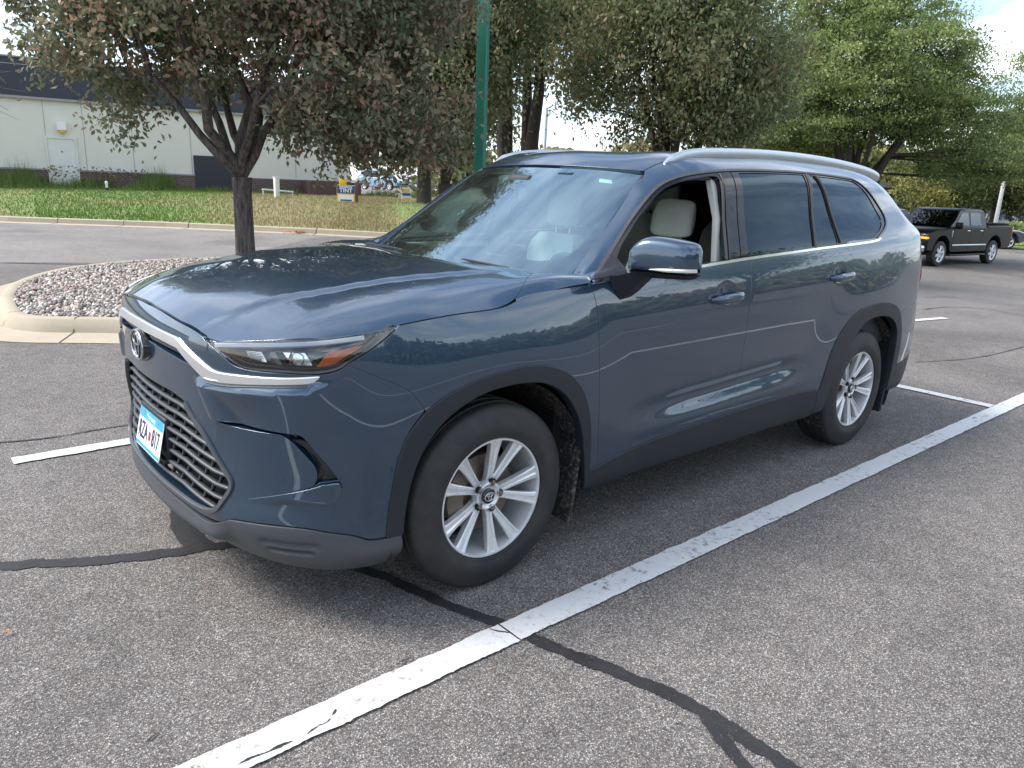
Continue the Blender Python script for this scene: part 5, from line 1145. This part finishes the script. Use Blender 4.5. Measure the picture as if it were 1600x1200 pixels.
# --- signs
def panel(mb,w_,h_,z0,mat,y=-.002,x0=0,th=.01): mb.box((x0,y,z0+h_/2),(w_,th,h_),mat)
def place_text(txt,size,par,x,z,mat,sx=1,y=-.02):
    o=text_mesh(txt,size,.003,'sign_text',mat,sx,.004); o.data.transform(Matrix(((1,0,0,x),(0,0,-1,y),(0,1,0,z),(0,0,0,1)))); o.parent=par; return o
p=PH(541,316.5,31); z_=p.z; th=math.atan2(p.y-CAM[1],p.x-CAM[0])-math.pi/2-.15
t=empty('yard_sign',p,th,"blue and yellow window TINT sign board standing by the building corner","sign")
mb=MB(); mb.box((0,0,.34),(.72,.05,.68),'sign_yellow',bev=.01); mb.box((-.12,0,.82),(.30,.04,.30),'sign_yellow',bev=.02); o=mb.build('board',parent=t)
mb=MB(); panel(mb,.70,.30,.36,'sign_blue',-.032); o=mb.build('blue_band',parent=t); mb=MB(); panel(mb,.60,.26,.05,'white_paint',-.032); panel(mb,.44,.05,.07,'sign_blue',-.045); mb.build('white_panel',parent=t)
place_text("WINDOW",.11,t,0,.60,'white_paint',1.,-.04); place_text("TINT",.22,t,0,.465,'white_paint',1.05,-.04); place_text("CALL NOW",.10,t,0,.235,'sign_orange',1.,-.045) if False else None
mb=MB(); mb.box((.42,.03,.40),(.11,.10,.85),'brown_panel',bev=.01); mb.build('post',parent=t)
p=PH(633,317,37); t=empty('a_frame_sign',p,th+.55,"small white and yellow folding sign standing near the far tree trunk","sign")
for s_ in (1,-1):     # two boards leaning together
    mb=MB()
    def brd(x0,x1,z0,z1,o,mat):
        f=lambda z,o: s_*(.20*(1-z/.72)+.012+o)*-1
        mb.loft([[(x,f(z,o),z) for x,z in ((x0,z0),(x1,z0),(x1,z1),(x0,z1))],[(x,f(z,o-.012),z) for x,z in ((x0,z0),(x1,z0),(x1,z1),(x0,z1))]],mat)
    brd(-.27,.27,0,.72,.0,'white_paint')
    if s_==1: brd(-.20,.20,.50,.66,.012,'sign_yellow'); brd(-.20,.24,.34,.46,.012,'sign_blue'); brd(-.20,.20,.10,.24,.012,'sign_yellow')
    mb.build('panel',parent=t,smooth=False)
# fallen leaves
def litter(name,p,n,rad,size,label):
    r=np.random.default_rng(6); V=[];F=[]; 
    for k in range(n):
        a=r.uniform(0,6.28); q=np.array([p[0]+r.normal()*rad,p[1]+r.normal()*rad*.6,p[2]+.01+r.uniform(0,.05)*min(1,n/8)]); d=np.array([math.cos(a),math.sin(a),r.uniform(-.2,.2)])*size; e_=np.array([-math.sin(a),math.cos(a),r.uniform(-.3,.5)])*size*.4; V+=[q-d,q+e_,q+d,q-e_+[0,0,size*.2]]; F.append((4*k,4*k+1,4*k+2,4*k+3))
    return tag(raw_mesh(name,V,F,'leaf_orange',r.random(len(V))),label,'leaves')
attr_mat('leaf_orange',((0,(.35,.12,.04)),(1,(.60,.28,.10))),.7,.2)
_lp=litter('leaf_pile',G(463,364,.02),70,.22,.06,"small heap of orange fallen leaves against the far kerb"); _lp['kind']='stuff'
litter('fallen_leaf',G(12,991,.004),1,.0,.018,"single orange leaf on the asphalt at the left edge")
# --- trees
GROUPS={'pear_tree':'bronze-leaved pear trees','locust_tree':'green locust trees','far_tree':'trees far across the lot','street_tree':'street trees','parked_car':'cars parked in the background'}
def tree(name,base,label,crown,leafmat,nclu,per,leaf,bark='bark',trunk_r=.13,fork=1.7,H=5.,seed=1,spread=.33,limbs=6,outr=(.35,.75),group=None,droop=.5,flat_=1.,lean=(0,0),stems=1,gap=.30):
    """crown: list of ellipsoids (dx,dy,z,rx,ry,rz) relative to the trunk foot"""
    r=np.random.default_rng(seed); root=empty(name,base,0,label,'tree',group or GROUPS.get(name))
    C_=np.array(crown,float); C_[:,:2]=C_[:,:1]*np.array(RH[:2])+C_[:,1:2]*np.array(FH[:2]); vol=C_[:,3]*C_[:,4]*C_[:,5]; idx=r.choice(len(C_),nclu*4,p=vol/vol.sum()); 
    d=r.normal(size=(nclu*4,3)); d/=np.linalg.norm(d,axis=1)[:,None]; rad=r.uniform(.0,1,nclu*4)**.42; P=C_[idx,:3]+d*rad[:,None]*C_[idx,3:]
    # noise gaps
    g=np.sin(P[:,0]*2.3+seed)*np.sin(P[:,1]*2.1+1.3*seed)*np.sin(P[:,2]*2.7+.7)+.35*np.sin(P[:,0]*5.1)*np.sin(P[:,2]*4.7); P=P[g<gap][:nclu]; n=len(P)
    # limbs
    mb=MB(); segs=[]; top=Vector((lean[0],lean[1],fork))
    if stems==1: mb.tube([(0,0,-.05),(0,0,.06),(lean[0]*.3,lean[1]*.3,fork*.4),(lean[0]*.8,lean[1]*.8,fork*.85),(lean[0],lean[1],fork)],[trunk_r*1.5,trunk_r*1.12,trunk_r,trunk_r*.95,trunk_r*1.05],bark,14)
    for k in range(limbs):
        a=6.283*k/limbs+r.uniform(-.3,.3); out=r.uniform(*outr) if k else .08; tgt=Vector((math.cos(a)*out*C_[0,3]*.85+C_[0,0],math.sin(a)*out*C_[0,4]*.85+C_[0,1],C_[0,2]+C_[0,5]*r.uniform(.1,.75)*(1.1-out*.7)))
        st=top.copy() if stems==1 else Vector((math.cos(a)*trunk_r*1.0,math.sin(a)*trunk_r*1.0,-.05)); pts=[st]; m=7
        for q in range(1,m+1):
            f_=q/m; c_=st.lerp(tgt,f_); c_.x+= (tgt.x-st.x)*(f_**1.0-f_)+r.normal(0,.05); c_.y+=r.normal(0,.05); hz=(f_**.78-f_)*(tgt.z-st.z)*.6*(1 if out>.2 else 0); c_.z+=-hz*.0+ (math.sin(f_*math.pi)*-.12*out*(tgt.z-st.z)); pts.append(c_)
        r0=trunk_r*r.uniform(.42,.62); rr=[r0*(1-.85*i/m)+.008 for i in range(m+1)]; mb.tube([p_[:] for p_ in pts],rr,bark,8); segs+=[(np.array(p_),rr[i]) for i,p_ in enumerate(pts) if i>=1]
    S=np.array([s_[0] for s_ in segs]); SR=np.array([s_[1] for s_ in segs])
    # secondary branches to a subset of clusters, then twigs
    sub=r.choice(n,min(n,80),replace=False); nodes=[]
    for i in sub:
        dd=np.linalg.norm(S-P[i],axis=1)+np.maximum(0,S[:,2]-P[i,2])*.8; j=int(np.argmin(dd)); a=S[j]; b=P[i]; mid=(a+b)/2+r.normal(0,.07,3)+[0,0,.06]; r0=min(SR[j]*.7,.035); mb.tube([a,mid,b],[r0,r0*.6,.006],bark,5,cap=False); nodes+= [mid,b]
    Nn_=np.array(nodes)
    for i in range(0,n,2):
        j=int(np.argmin(np.linalg.norm(Nn_-P[i],axis=1))); 
        if .05<np.linalg.norm(Nn_[j]-P[i])<1.6: mb.tube([Nn_[j],(Nn_[j]+P[i])/2+[0,0,.03],P[i]],[.008,.006,.003],bark,4,cap=False)
    mb.build('trunk',parent=root,angle=60,fix=False)
    # leaves
    ct=np.clip(r.normal(.45,.30,n),0,1); m=n*per; ci=np.repeat(np.arange(n),per); L0=P[ci]+r.normal(size=(m,3))*np.array([spread,spread,spread*flat_])*r.uniform(.4,1.25,n)[ci][:,None]
    ax=r.normal(size=(m,3)); ax[:,2]-=droop*1.6; ax/=np.linalg.norm(ax,axis=1)[:,None]; sd_=np.cross(ax,r.normal(size=(m,3))); sd_/=np.linalg.norm(sd_,axis=1)[:,None]; nn=np.cross(ax,sd_)
    l=leaf*r.uniform(.65,1.25,m)[:,None]; wd=l*.25
    V=np.stack([L0,L0+ax*l*.5+sd_*wd+nn*l*.06,L0+ax*l+nn*l*-.10,L0+ax*l*.5-sd_*wd+nn*l*.06],1); t=np.clip(ct[ci]*.55+r.uniform(0,.55,m),0,1)
    F=(np.arange(m)*4)[:,None]+np.array([0,1,2,3]); raw_mesh('crown',V.reshape(-1,3),F,leafmat,np.repeat(t,4),parent=root); return root
tb=G(386,438,.12); tb.z=.11
tree('pear_tree',tb,"bronze-leaved pear tree on the gravel island behind the hood",[(0,0,3.85,2.0,1.8,1.55),(-1.55,0,2.95,1.05,1.1,.85),(-1.35,-.2,2.25,.50,.5,.38),(-1.95,0,3.65,.8,.8,.7),(-2.25,0,4.5,.6,.7,.5),(1.6,0,2.6,1.35,1.3,1.15),(1.9,.2,1.98,1.0,.9,.45),(1.9,0,4.0,1.4,1.3,1.2),(.5,0,5.4,1.6,1.5,1.0)],'leaf_bronze',1500,58,.092,trunk_r=.125,fork=1.38,seed=4,limbs=8,spread=.15,droop=.45,outr=(.55,1.05))
tree('pear_tree',W(-1.5,15.5,0),"bronze-leaved pear tree filling the gap behind the windscreen",[(0,0,3.7,1.5,1.6,1.75),(-1.2,0,2.6,1.2,1.2,.75),(-1.1,0,4.6,1.5,1.4,1.5),(.9,0,5.0,1.2,1.2,1.0)],'leaf_bronze_dark',1100,52,.10,'bark_dark',trunk_r=.14,fork=1.5,seed=9,limbs=6,spread=.22,droop=.6)
tree('shade_tree',W(-.1,20.5,0),"big dark multi-stemmed tree with bare forked limbs above the windscreen",[(0,0,6.5,3.0,3.0,2.3),(-1.5,0,5.9,1.6,1.6,1.2),(1.6,.5,5.9,1.4,1.6,1.0)],'leaf_bronze_dark',760,56,.13,'bark_dark',trunk_r=.40,fork=1.5,seed=15,limbs=4,spread=.30,stems=3,outr=(.22,.5))
tree('pear_tree',W(3.25,17.0,0),"dense bronze-green pear tree rising right above the car roof",[(0,0,4.6,2.55,2.5,2.3),(-1.9,0,4.0,.95,.9,1.05),(-.3,0,6.3,2.0,2.0,1.6),(1.0,0,3.6,1.6,1.6,1.4)],'leaf_bronze_dark',1250,56,.105,'bark_dark',trunk_r=.14,fork=1.6,seed=21,limbs=6,spread=.27,droop=.7)
tree('street_tree',W(-4.1,33,.55),"far tree with a stout dark trunk beside the folding sign",[(0,0,4.6,3.6,3.2,2.6),(2.2,0,3.6,2.0,2.,1.6),(-2.2,0,3.6,1.8,1.8,1.5)],'leaf_bronze_dark',420,40,.22,'bark_dark',trunk_r=.30,fork=1.6,seed=33,limbs=5,spread=.45)
tree('locust_tree',W(11.6,27,-.5),"tall feathery light green locust tree right of the car roof",[(0,0,6.1,3.7,3.3,2.4),(2.8,0,4.9,2.7,2.5,1.4),(4.3,0,3.3,2.3,2.0,.95),(-.9,0,8.4,2.6,2.4,1.3),(1.9,0,6.9,1.2,1.3,.8),(-2.6,0,4.6,2.2,2.0,1.3)],'leaf_green',1500,96,.105,'bark_dark',trunk_r=.26,fork=2.0,seed=41,limbs=9,spread=.33,flat_=.28,gap=.12,droop=.35,outr=(.5,1.))
tree('locust_tree',W(9.6,30,-.5),"green locust tree partly behind the taller locust, nearer the roof rail",[(0,0,5.8,3.4,3.0,2.8),(1.4,0,4.2,2.4,2.4,1.2)],'leaf_green',560,70,.12,'bark_dark',trunk_r=.22,fork=2.0,seed=47,limbs=6,spread=.48,flat_=.5,droop=.35)
tree('locust_tree',W(25.6,36,-.55),"sparse green locust with an airy branch reaching into the sky at the right",[(-2.4,0,4.6,1.9,1.8,1.7),(-2.9,0,8.3,1.4,1.2,.5),(-2.0,0,6.9,1.3,1.1,.8)],'leaf_green',260,62,.12,'bark_dark',trunk_r=.13,fork=2.0,seed=52,limbs=6,spread=.32,flat_=.4)
tree('far_tree',W(32,52,-.6),"olive tree behind the thick white pole at the right edge",[(0,0,4.8,3.6,3.2,3.0),(2,0,3.4,2.4,2.4,2.0)],'leaf_olive',360,40,.26,'bark',trunk_r=.2,fork=1.8,seed=61,limbs=5,spread=.6)
tree('far_tree',W(27.2,50,-.6),"yellowing olive tree low behind the black pickup",[(0,0,3.6,3.2,3.0,2.4)],'leaf_olive',300,40,.24,'bark',trunk_r=.16,fork=1.4,seed=66,limbs=5,spread=.55)
tree('far_tree',W(25.3,47,-.6),"small tree with bright yellow leaves left of the short white pole",[(0,0,2.5,1.0,.9,.6),(-1.6,0,3.1,.7,.7,.4)],'leaf_yellow',60,30,.18,'bark',trunk_r=.1,fork=1.3,seed=70,limbs=4,spread=.35)
tree('far_tree',W(39.5,58,-.6),"pale green tree at the far right edge of the view",[(0,0,6.0,3.6,3.6,4.2)],'leaf_olive',330,40,.28,'bark',trunk_r=.2,fork=2.,seed=74,limbs=5,spread=.6)
# bare overhanging twigs at the upper left corner, from a tree outside the view
tw=empty('bare_tree',W(-12.9,16.5,0),0,"thin bare twigs reaching in at the top left corner","tree"); mb=MB(); r=np.random.default_rng(3)
mb.tube([(0,0,0),(0,0,3.5),(.3,0,6.)],[.10,.07,.04],'bark',8)
for k in range(16):
    z=r.uniform(2.6,5.6); a=r.uniform(-.6,.6)+math.atan2(RH.y,RH.x); l=r.uniform(1.4,2.1); p0=Vector((0,0,z)); p1=p0+Vector((math.cos(a)*l*.6,math.sin(a)*l*.6,.15)); p2=p0+Vector((math.cos(a)*l,math.sin(a)*l,-.25)); mb.tube([p0[:],p1[:],p2[:]],[.02,.009,.004],'bark',4)
    for q in range(5): f_=r.uniform(.3,1); s_=p0.lerp(p2,f_); e_=s_+Vector((math.cos(a+r.uniform(-1,1))*.5,math.sin(a+r.uniform(-1,1))*.5,r.uniform(-.4,.3))); mb.tube([s_[:],e_[:]],[.005,.003],'bark',3)
mb.build('trunk',parent=tw,fix=False)
# far woods closing the horizon (uncountable), in front and behind the camera
def wood(name,path,hmin,hmax,mat,n,leaf,depth=6,seed=1,z0=-.6):
    r=np.random.default_rng(seed); p=resamp(np.array(path,float),.5); k=r.integers(0,len(p),n); u=r.random(n)
    hh=hmin+(hmax-hmin)*(.5+.5*np.sin(k*.11+seed)*np.sin(k*.037+1.+seed)); hh=hh*(.8+.2*np.sin(k*.45))
    z=u**.8*hh; e=np.sqrt(np.maximum(0,1-(z/hh)**2)); P=np.c_[p[k]+r.normal(size=(n,2))*depth*.35*(.3+e)[:,None],z0+z]
    P+=np.c_[np.sin(z*3+k*.3)*.5,np.cos(z*2+k*.21)*.5,np.zeros(n)]
    ax=r.normal(size=(n,3)); ax/=np.linalg.norm(ax,axis=1)[:,None]; s=np.cross(ax,r.normal(size=(n,3))); s/=np.linalg.norm(s,axis=1)[:,None]; l=leaf*r.uniform(.6,1.4,n)[:,None]
    V=np.stack([P,P+ax*l*.5+s*l*.35,P+ax*l,P+ax*l*.5-s*l*.35],1); t=np.clip(.25+.35*np.sin(k*.06)+r.uniform(0,.5,n),0,1)
    return tag(raw_mesh(name,V.reshape(-1,3),(np.arange(n)*4)[:,None]+np.array([0,1,2,3]),mat,np.repeat(t,4)),kind='stuff')
wood('far_wood',[W(-8,95)[:2],W(4,92)[:2],W(16,90)[:2]],2.2,3.6,'leaf_olive',14000,.6,6,2)
wood('far_wood',[W(24,88)[:2],W(60,80)[:2],W(95,70)[:2]],6,10,'leaf_olive',50000,.75,8,3)
wood('far_wood',[W(-6,62)[:2],W(6,60)[:2],W(16,60)[:2]],2.5,5.5,'leaf_bronze_dark',16000,.5,4,5,0)
# (behind the camera: what the paint and glass mirror)
wood('far_wood',[(-60,-10),(-38,-34),(-5,-46),(30,-40),(60,-24)],2.8,5.5,'leaf_bronze_dark',42000,.8,7,7,0)
tree('street_tree',(15.2,-9.8,0),"street tree behind the camera mirrored in the black door pillar",[(0,0,4.0,1.5,1.5,1.6)],'leaf_green',260,44,.16,'bark_dark',trunk_r=.13,fork=1.8,seed=81,limbs=5,spread=.35)
tree('street_tree',(-11,7.5,0),"tree ahead of the car whose bare limbs mirror in the hood",[(0,0,6.4,2.0,2.0,1.3)],'leaf_green',60,30,.14,'bark_dark',trunk_r=.13,fork=1.8,seed=84,limbs=9,spread=.35)
# --- hedge at the right
def hedge(name,a,b,h,w_,label,seed):
    r=np.random.default_rng(seed); n=9000; a=np.array(a[:2]);b=np.array(b[:2]); L_=np.linalg.norm(b-a); e_=(b-a)/L_; q=np.array([-e_[1],e_[0]]); s=r.random(n)*L_; th=r.random(n)*math.pi; rr=.92+.08*r.random(n)+.06*np.sin(s*2.1)
    P=np.c_[a+e_*s[:,None]+q*(np.cos(th)*w_/2*rr)[:,None],-.58+np.sin(th)**.6*h*rr]; ax=r.normal(size=(n,3)); ax/=np.linalg.norm(ax,axis=1)[:,None]; sd_=np.cross(ax,r.normal(size=(n,3))); sd_/=np.linalg.norm(sd_,axis=1)[:,None]
    V=np.stack([P,P+ax*.08+sd_*.05,P+ax*.16,P+ax*.08-sd_*.05],1); return tag(raw_mesh(name,V.reshape(-1,3),(np.arange(n)*4)[:,None]+np.array([0,1,2,3]),'leaf_green',np.repeat(np.clip(r.normal(.55,.2,n),0,1),4)),label,'hedge')
hedge('hedge',W(25.6,40),W(38,44),1.15,1.6,"clipped green hedge at the right edge behind the pickup bed",1)
a=[W(24,37.5)[:2],W(44,41)[:2],W(46,47)[:2],W(22,46)[:2]]
flat('verge',[tuple(p_) for p_ in a],'turf',.02)
mb=MB(); band(mb,[tuple(W(23.5,37.2)[:2]),tuple(W(44,40.7)[:2])],.35,'concrete',.10); tag(mb.build('kerb',smooth=False,fix=False),kind='structure')
# --- vehicles in the background
def arc(cx,cz,r_,a0,a1,n=11): return [(cx+r_*math.cos(math.radians(q)),cz+r_*math.sin(math.radians(q))) for q in np.linspace(a0,a1,n)]
def slab(mb,poly,w_,mat,edge_=.05,top_in=0.):
    P=np.array(poly); P=P if area(P)>0 else P[::-1]; I=inset(P,edge_*.6); n=len(P); L_=[]
    for q,y in ((I,-w_),(P,-w_+edge_),(P,w_-edge_),(I,w_)): L_.append([(a,y,b) for a,b in q])
    mb.loft(L_,mat)
def vwheel(par,x,y,r_,spokes,rimmat='alloy',w_=.25):
    sg=-1 if y<0 else 1; t=MB(); yo=y; prof=[(-w_,r_*.62),(-w_,r_*.93),(-w_+.03,r_),(-.03,r_),(0,r_*.93),(.004,r_*.66)]
    t.revolve([(sg*a,b) for a,b in prof],'tyre_rubber',(x,yo,r_),'y',32); o=t.build('wheel',parent=par)
    m=MB(); m.revolve([(sg*.006,r_*.66),(sg*-.01,r_*.60),(sg*-.05,r_*.57)],rimmat,(x,yo,r_),'y',28); m.revolve([(sg*-.10,r_*.60),(sg*-.10,0)],'void',(x,yo,r_),'y',20)
    for k in range(spokes):
        q=2*math.pi*k/spokes+.3; d=Vector((math.cos(q),0,math.sin(q))); e=Vector((-math.sin(q),0,math.cos(q))); c_=Vector((x,yo,r_)); m.loft([[(c_+d*a+e*w2+Vector((0,sg*yy,0)))[:] for w2,yy in ((-ww,-.03),(ww,-.03),(ww*.7,.0),(-ww*.7,.0))] for a,ww in ((0,.05),(r_*.3,.035),(r_*.60,.055))],rimmat)
    m.build('rim',parent=o); return o
def vehicle(name,base,rz,label,cat,kind,mat,s=1.):
    v=empty(name,base,rz,label,cat,GROUPS.get(name))
    if kind=='pickup':
        R_=.42; wb=3.68; hw=1.0
        low=[(-.95,.50),(-.98,.75),(-.97,1.02),(-.92,1.12),(-.55,1.235),(.62,1.30),(.80,1.31),(3.02,1.33),(3.02,1.36),(4.86,1.385),(4.93,1.30),(4.95,.62),(4.86,.56),(4.30,.56)]+arc(wb,.45,.53,5,175)[::1]+[(3.10,.43),(.62,.43)]+arc(0,.45,.53,5,175)+[(-.62,.48)]
        mb=MB(); slab(mb,low,hw,mat,.09); b=mb.build('body',parent=v,angle=40)
        mb=MB(); L_=[[(x,y,z) for x,y in ((x0,-w_),(x1,-w_),(x1,w_),(x0,w_))] for x0,x1,w_,z in ((.42,2.98,.95,1.29),(.80,2.95,.90,1.50),(1.22,2.88,.80,1.84),(1.42,2.80,.74,1.90),(1.7,2.6,.6,1.915))]; mb.loft(L_,mat); mb.build('cab',parent=v,angle=25)
        mb=MB(); 
        for sg in (-1,1):
            for q in ([(.82,1.36),(1.72,1.36),(1.74,1.78),(1.32,1.78)],[(1.84,1.36),(2.60,1.36),(2.56,1.78),(1.86,1.78)]):
                def yy(z): return sg*(np.interp(z,[1.29,1.5,1.84],[.95,.90,.80])+.012)
                mb=MB(); V=[(x,yy(z),z) for x,z in q]; V2=[(x,yy(z)-sg*.02,z) for x,z in q]; mb.loft([V,V2],'car_glass'); mb.build('side_window',parent=v,smooth=False)
        mb=MB(); V=[(.40,-.84,1.325),(.40,.84,1.325),(1.16,.72,1.80),(1.16,-.72,1.80)]; V=[(x+.03,y,z+.01) for x,y,z in V]; mb.loft([V,[(x-.025,y,z+.03) for x,y,z in V]],'car_glass'); mb.build('windscreen',parent=v,smooth=False)
        mb=MB(); mb.box((-.985,0,.92),(.05,1.25,.36),'gloss_black',bev=.02)
        for z in (.82,.93,1.03): mb.box((-1.012,0,z),(.03,1.22,.035),'chrome',bev=.01)
        mb.build('grille',parent=v)
        for sg in (-1,1):
            mb=MB(); mb.box((-.93,sg*.80,.94),(.16,.36,.30),'gloss_black',bev=.04); h=mb.build('headlight',parent=v); mb=MB(); mb.box((-.93,sg*.815,.95),(.19,.37,.075),'amber_lit',bev=.02); mb.box((-1.0,sg*.66,.95),(.04,.03,.24),'amber_lit',bev=.01); mb.build('signal_strip',parent=h)
            mb=MB(); mb.box((.66,sg*1.13,1.36),(.13,.24,.22),'truck_black',bev=.05); mb.box((.70,sg*1.0,1.28),(.08,.12,.06),'truck_black'); mb.build('side_mirror',parent=v)
            mb=MB(); mb.box((4.92,sg*.93,1.12),(.10,.13,.42),'red_lens',bev=.02); mb.build('tail_light',parent=v)
            for hx in (1.62,2.52): mb=MB(); mb.box((hx,sg*1.012,1.18),(.20,.03,.035),'chrome',bev=.01); mb.build('door_handle',parent=v)
            mb=MB(); mb.box((1.85,sg*1.005,.70),(2.35,.03,.05),'satin',bev=.01); mb.box((.56,sg*1.004,1.08),(.03,.02,.22),'satin',bev=.005); mb.build('door_trim',parent=v)
            mb=MB(); mb.box((1.85,sg*.93,.36),(2.5,.18,.06),'plastic',bev=.02); mb.build('side_step',parent=v)
            for x_ in (.68,1.79,2.72): mb=MB(); mb.box((x_,sg*.9995,.92),(.012,.006,.78),'void'); mb.build('door_gap',parent=v)
        mb=MB(); mb.box((-.99,0,.60),(.20,1.90,.24),'chrome',bev=.07); mb.box((-1.06,0,.60),(.08,1.0,.10),'gloss_black',bev=.02); [mb.box((-1.08,s_*.72,.62),(.05,.2,.12),'gloss_black',bev=.02) for s_ in (-1,1)]; mb.build('front_bumper',parent=v)
        mb=MB(); mb.box((1.9,0,.52),(5.4,1.5,.30),'void'); mb.box((3.95,0,1.41),(1.8,1.72,.06),'void',bev=.02); mb.build('underbody',parent=v)
        for x in (0,wb):
            for sg in (-1,1): vwheel(v,x,sg*.985,R_,6)
    else:
        suvk=kind=='suv'; h=1.68 if suvk else 1.45; R_=.34; wb=2.75; hw=.91; bl=1.02 if suvk else .92
        low=[(-.86,.42),(-.9,.62),(-.82,.80),(-.4,.92),(.55,bl),(3.1,bl+.04),(3.62 if not suvk else 3.55,bl+.02),(3.74,.80),(3.74,.45),(3.2,.34)]+arc(wb,.36,.42,5,175)+[(2.2,.24),(.5,.24)]+arc(0,.36,.42,5,175)+[(-.5,.30)]
        mb=MB(); slab(mb,low,hw,mat,.10); mb.build('body',parent=v,angle=40)
        x_=[(.55,3.45 if suvk else 3.2,.84,bl-.02),(.95,3.36 if suvk else 2.95,.78,bl+.25),(1.32,3.18 if suvk else 2.45,.68,h-.05),(1.6,3.0 if suvk else 2.2,.6,h)]
        mb=MB(); mb.loft([[(a,-w_,z),(b,-w_,z),(b,w_,z),(a,w_,z)] for a,b,w_,z in x_],mat); mb.build('cabin',parent=v,angle=25)
        mb=MB()
        for sg in (-1,1):
            for q in ([(1.0,bl+.04),(1.9,bl+.04),(1.92,h-.10),(1.38,h-.10)],[(2.0,bl+.04),(2.95 if suvk else 2.75,bl+.04),(2.9 if suvk else 2.4,h-.10),(2.02,h-.10)]):
                yy=lambda z: sg*(np.interp(z,[bl-.02,bl+.25,h-.05],[.84,.78,.68])+.012); mb=MB(); mb.loft([[(x,yy(z),z) for x,z in q],[(x,yy(z)-sg*.02,z) for x,z in q]],'car_glass'); mb.build('side_window',parent=v,smooth=False)
        mb=MB(); V=[(.60,-.74,bl+.02),(.60,.74,bl+.02),(1.28,.62,h-.09),(1.28,-.62,h-.09)]; mb.loft([V,[(x-.03,y,z+.03) for x,y,z in V]],'car_glass')
        e0,e1=(3.44,3.2) if suvk else (3.14,2.50); V=[(e0,-.7,bl+.05),(e0,.7,bl+.05),(e1,.58,h-.09),(e1,-.58,h-.09)]; mb.loft([V,[(x+.03,y,z+.02) for x,y,z in V]],'car_glass'); mb.build('windscreen',parent=v,smooth=False)
        for sg in (-1,1):
            mb=MB(); mb.box((-.80,sg*.70,.70),(.16,.30,.13),'clear_lens' if 0 else 'white_lens',bev=.04); mb.build('headlight',parent=v); mb=MB(); mb.box((3.70,sg*.74,.82),(.10,.26,.14),'red_lens',bev=.03); mb.build('tail_light',parent=v)
            for x in (0,wb): vwheel(v,x,sg*.90,R_,5,w_=.21)
        mb=MB(); mb.box((-.88,0,.55),(.06,1.0,.16),'gloss_black',bev=.03); mb.box((1.4,0,.34),(3.6,1.4,.2),'void'); mb.build('grille',parent=v)
    if s!=1: v.scale=(s,s,s)
    return v
p0=PH(1465,406,25.6); p1=PH(1543,406,27.6); rz=math.atan2(p1.y-p0.y,p1.x-p0.x)
off=Vector((-math.sin(rz),math.cos(rz),0))*.95
vehicle('pickup_truck',(p0.x+off.x,p0.y+off.y,gz(p0.x,0)),rz,"black crew-cab pickup with lit amber lamps across the lot","pickup",'pickup','truck_black')
def vat(name,u,D,rzv,label,cat,kind,mat,s=1.): p=W((u-800)/1167.19*D,D,0); p.z=gz(p.x,p.y); return vehicle(name,p,rzv,label,cat,kind,mat,s)
vat('parked_car',1533,38,2.4,"dark sedan parked behind the pickup bed","car",'sedan','car_grey')
vat('parked_car',1428,44,2.6,"silver car roof showing behind the pickup hood","car",'sedan','car_silver')
vat('parked_car',1552,55,2.7,"white car beyond the hedge beside the thick pole","car",'suv','car_white')
vat('parked_car',1592,57,2.7,"dark car beyond the hedge at the right edge","car",'suv','car_grey')
vat('parked_car',1400,40,1.2,"white-striped dark car glimpsed by the rear pillar","car",'suv','car_silver')
p=W(-10.6,66,.6); vehicle('parked_car',p,1.9,"pale blue car glimpsed far behind the signs","car",'suv','car_blue')
p=W(-7.6,72,.6); vehicle('parked_car',p,2.2,"white car glimpsed under the far tree crown","car",'sedan','car_white')
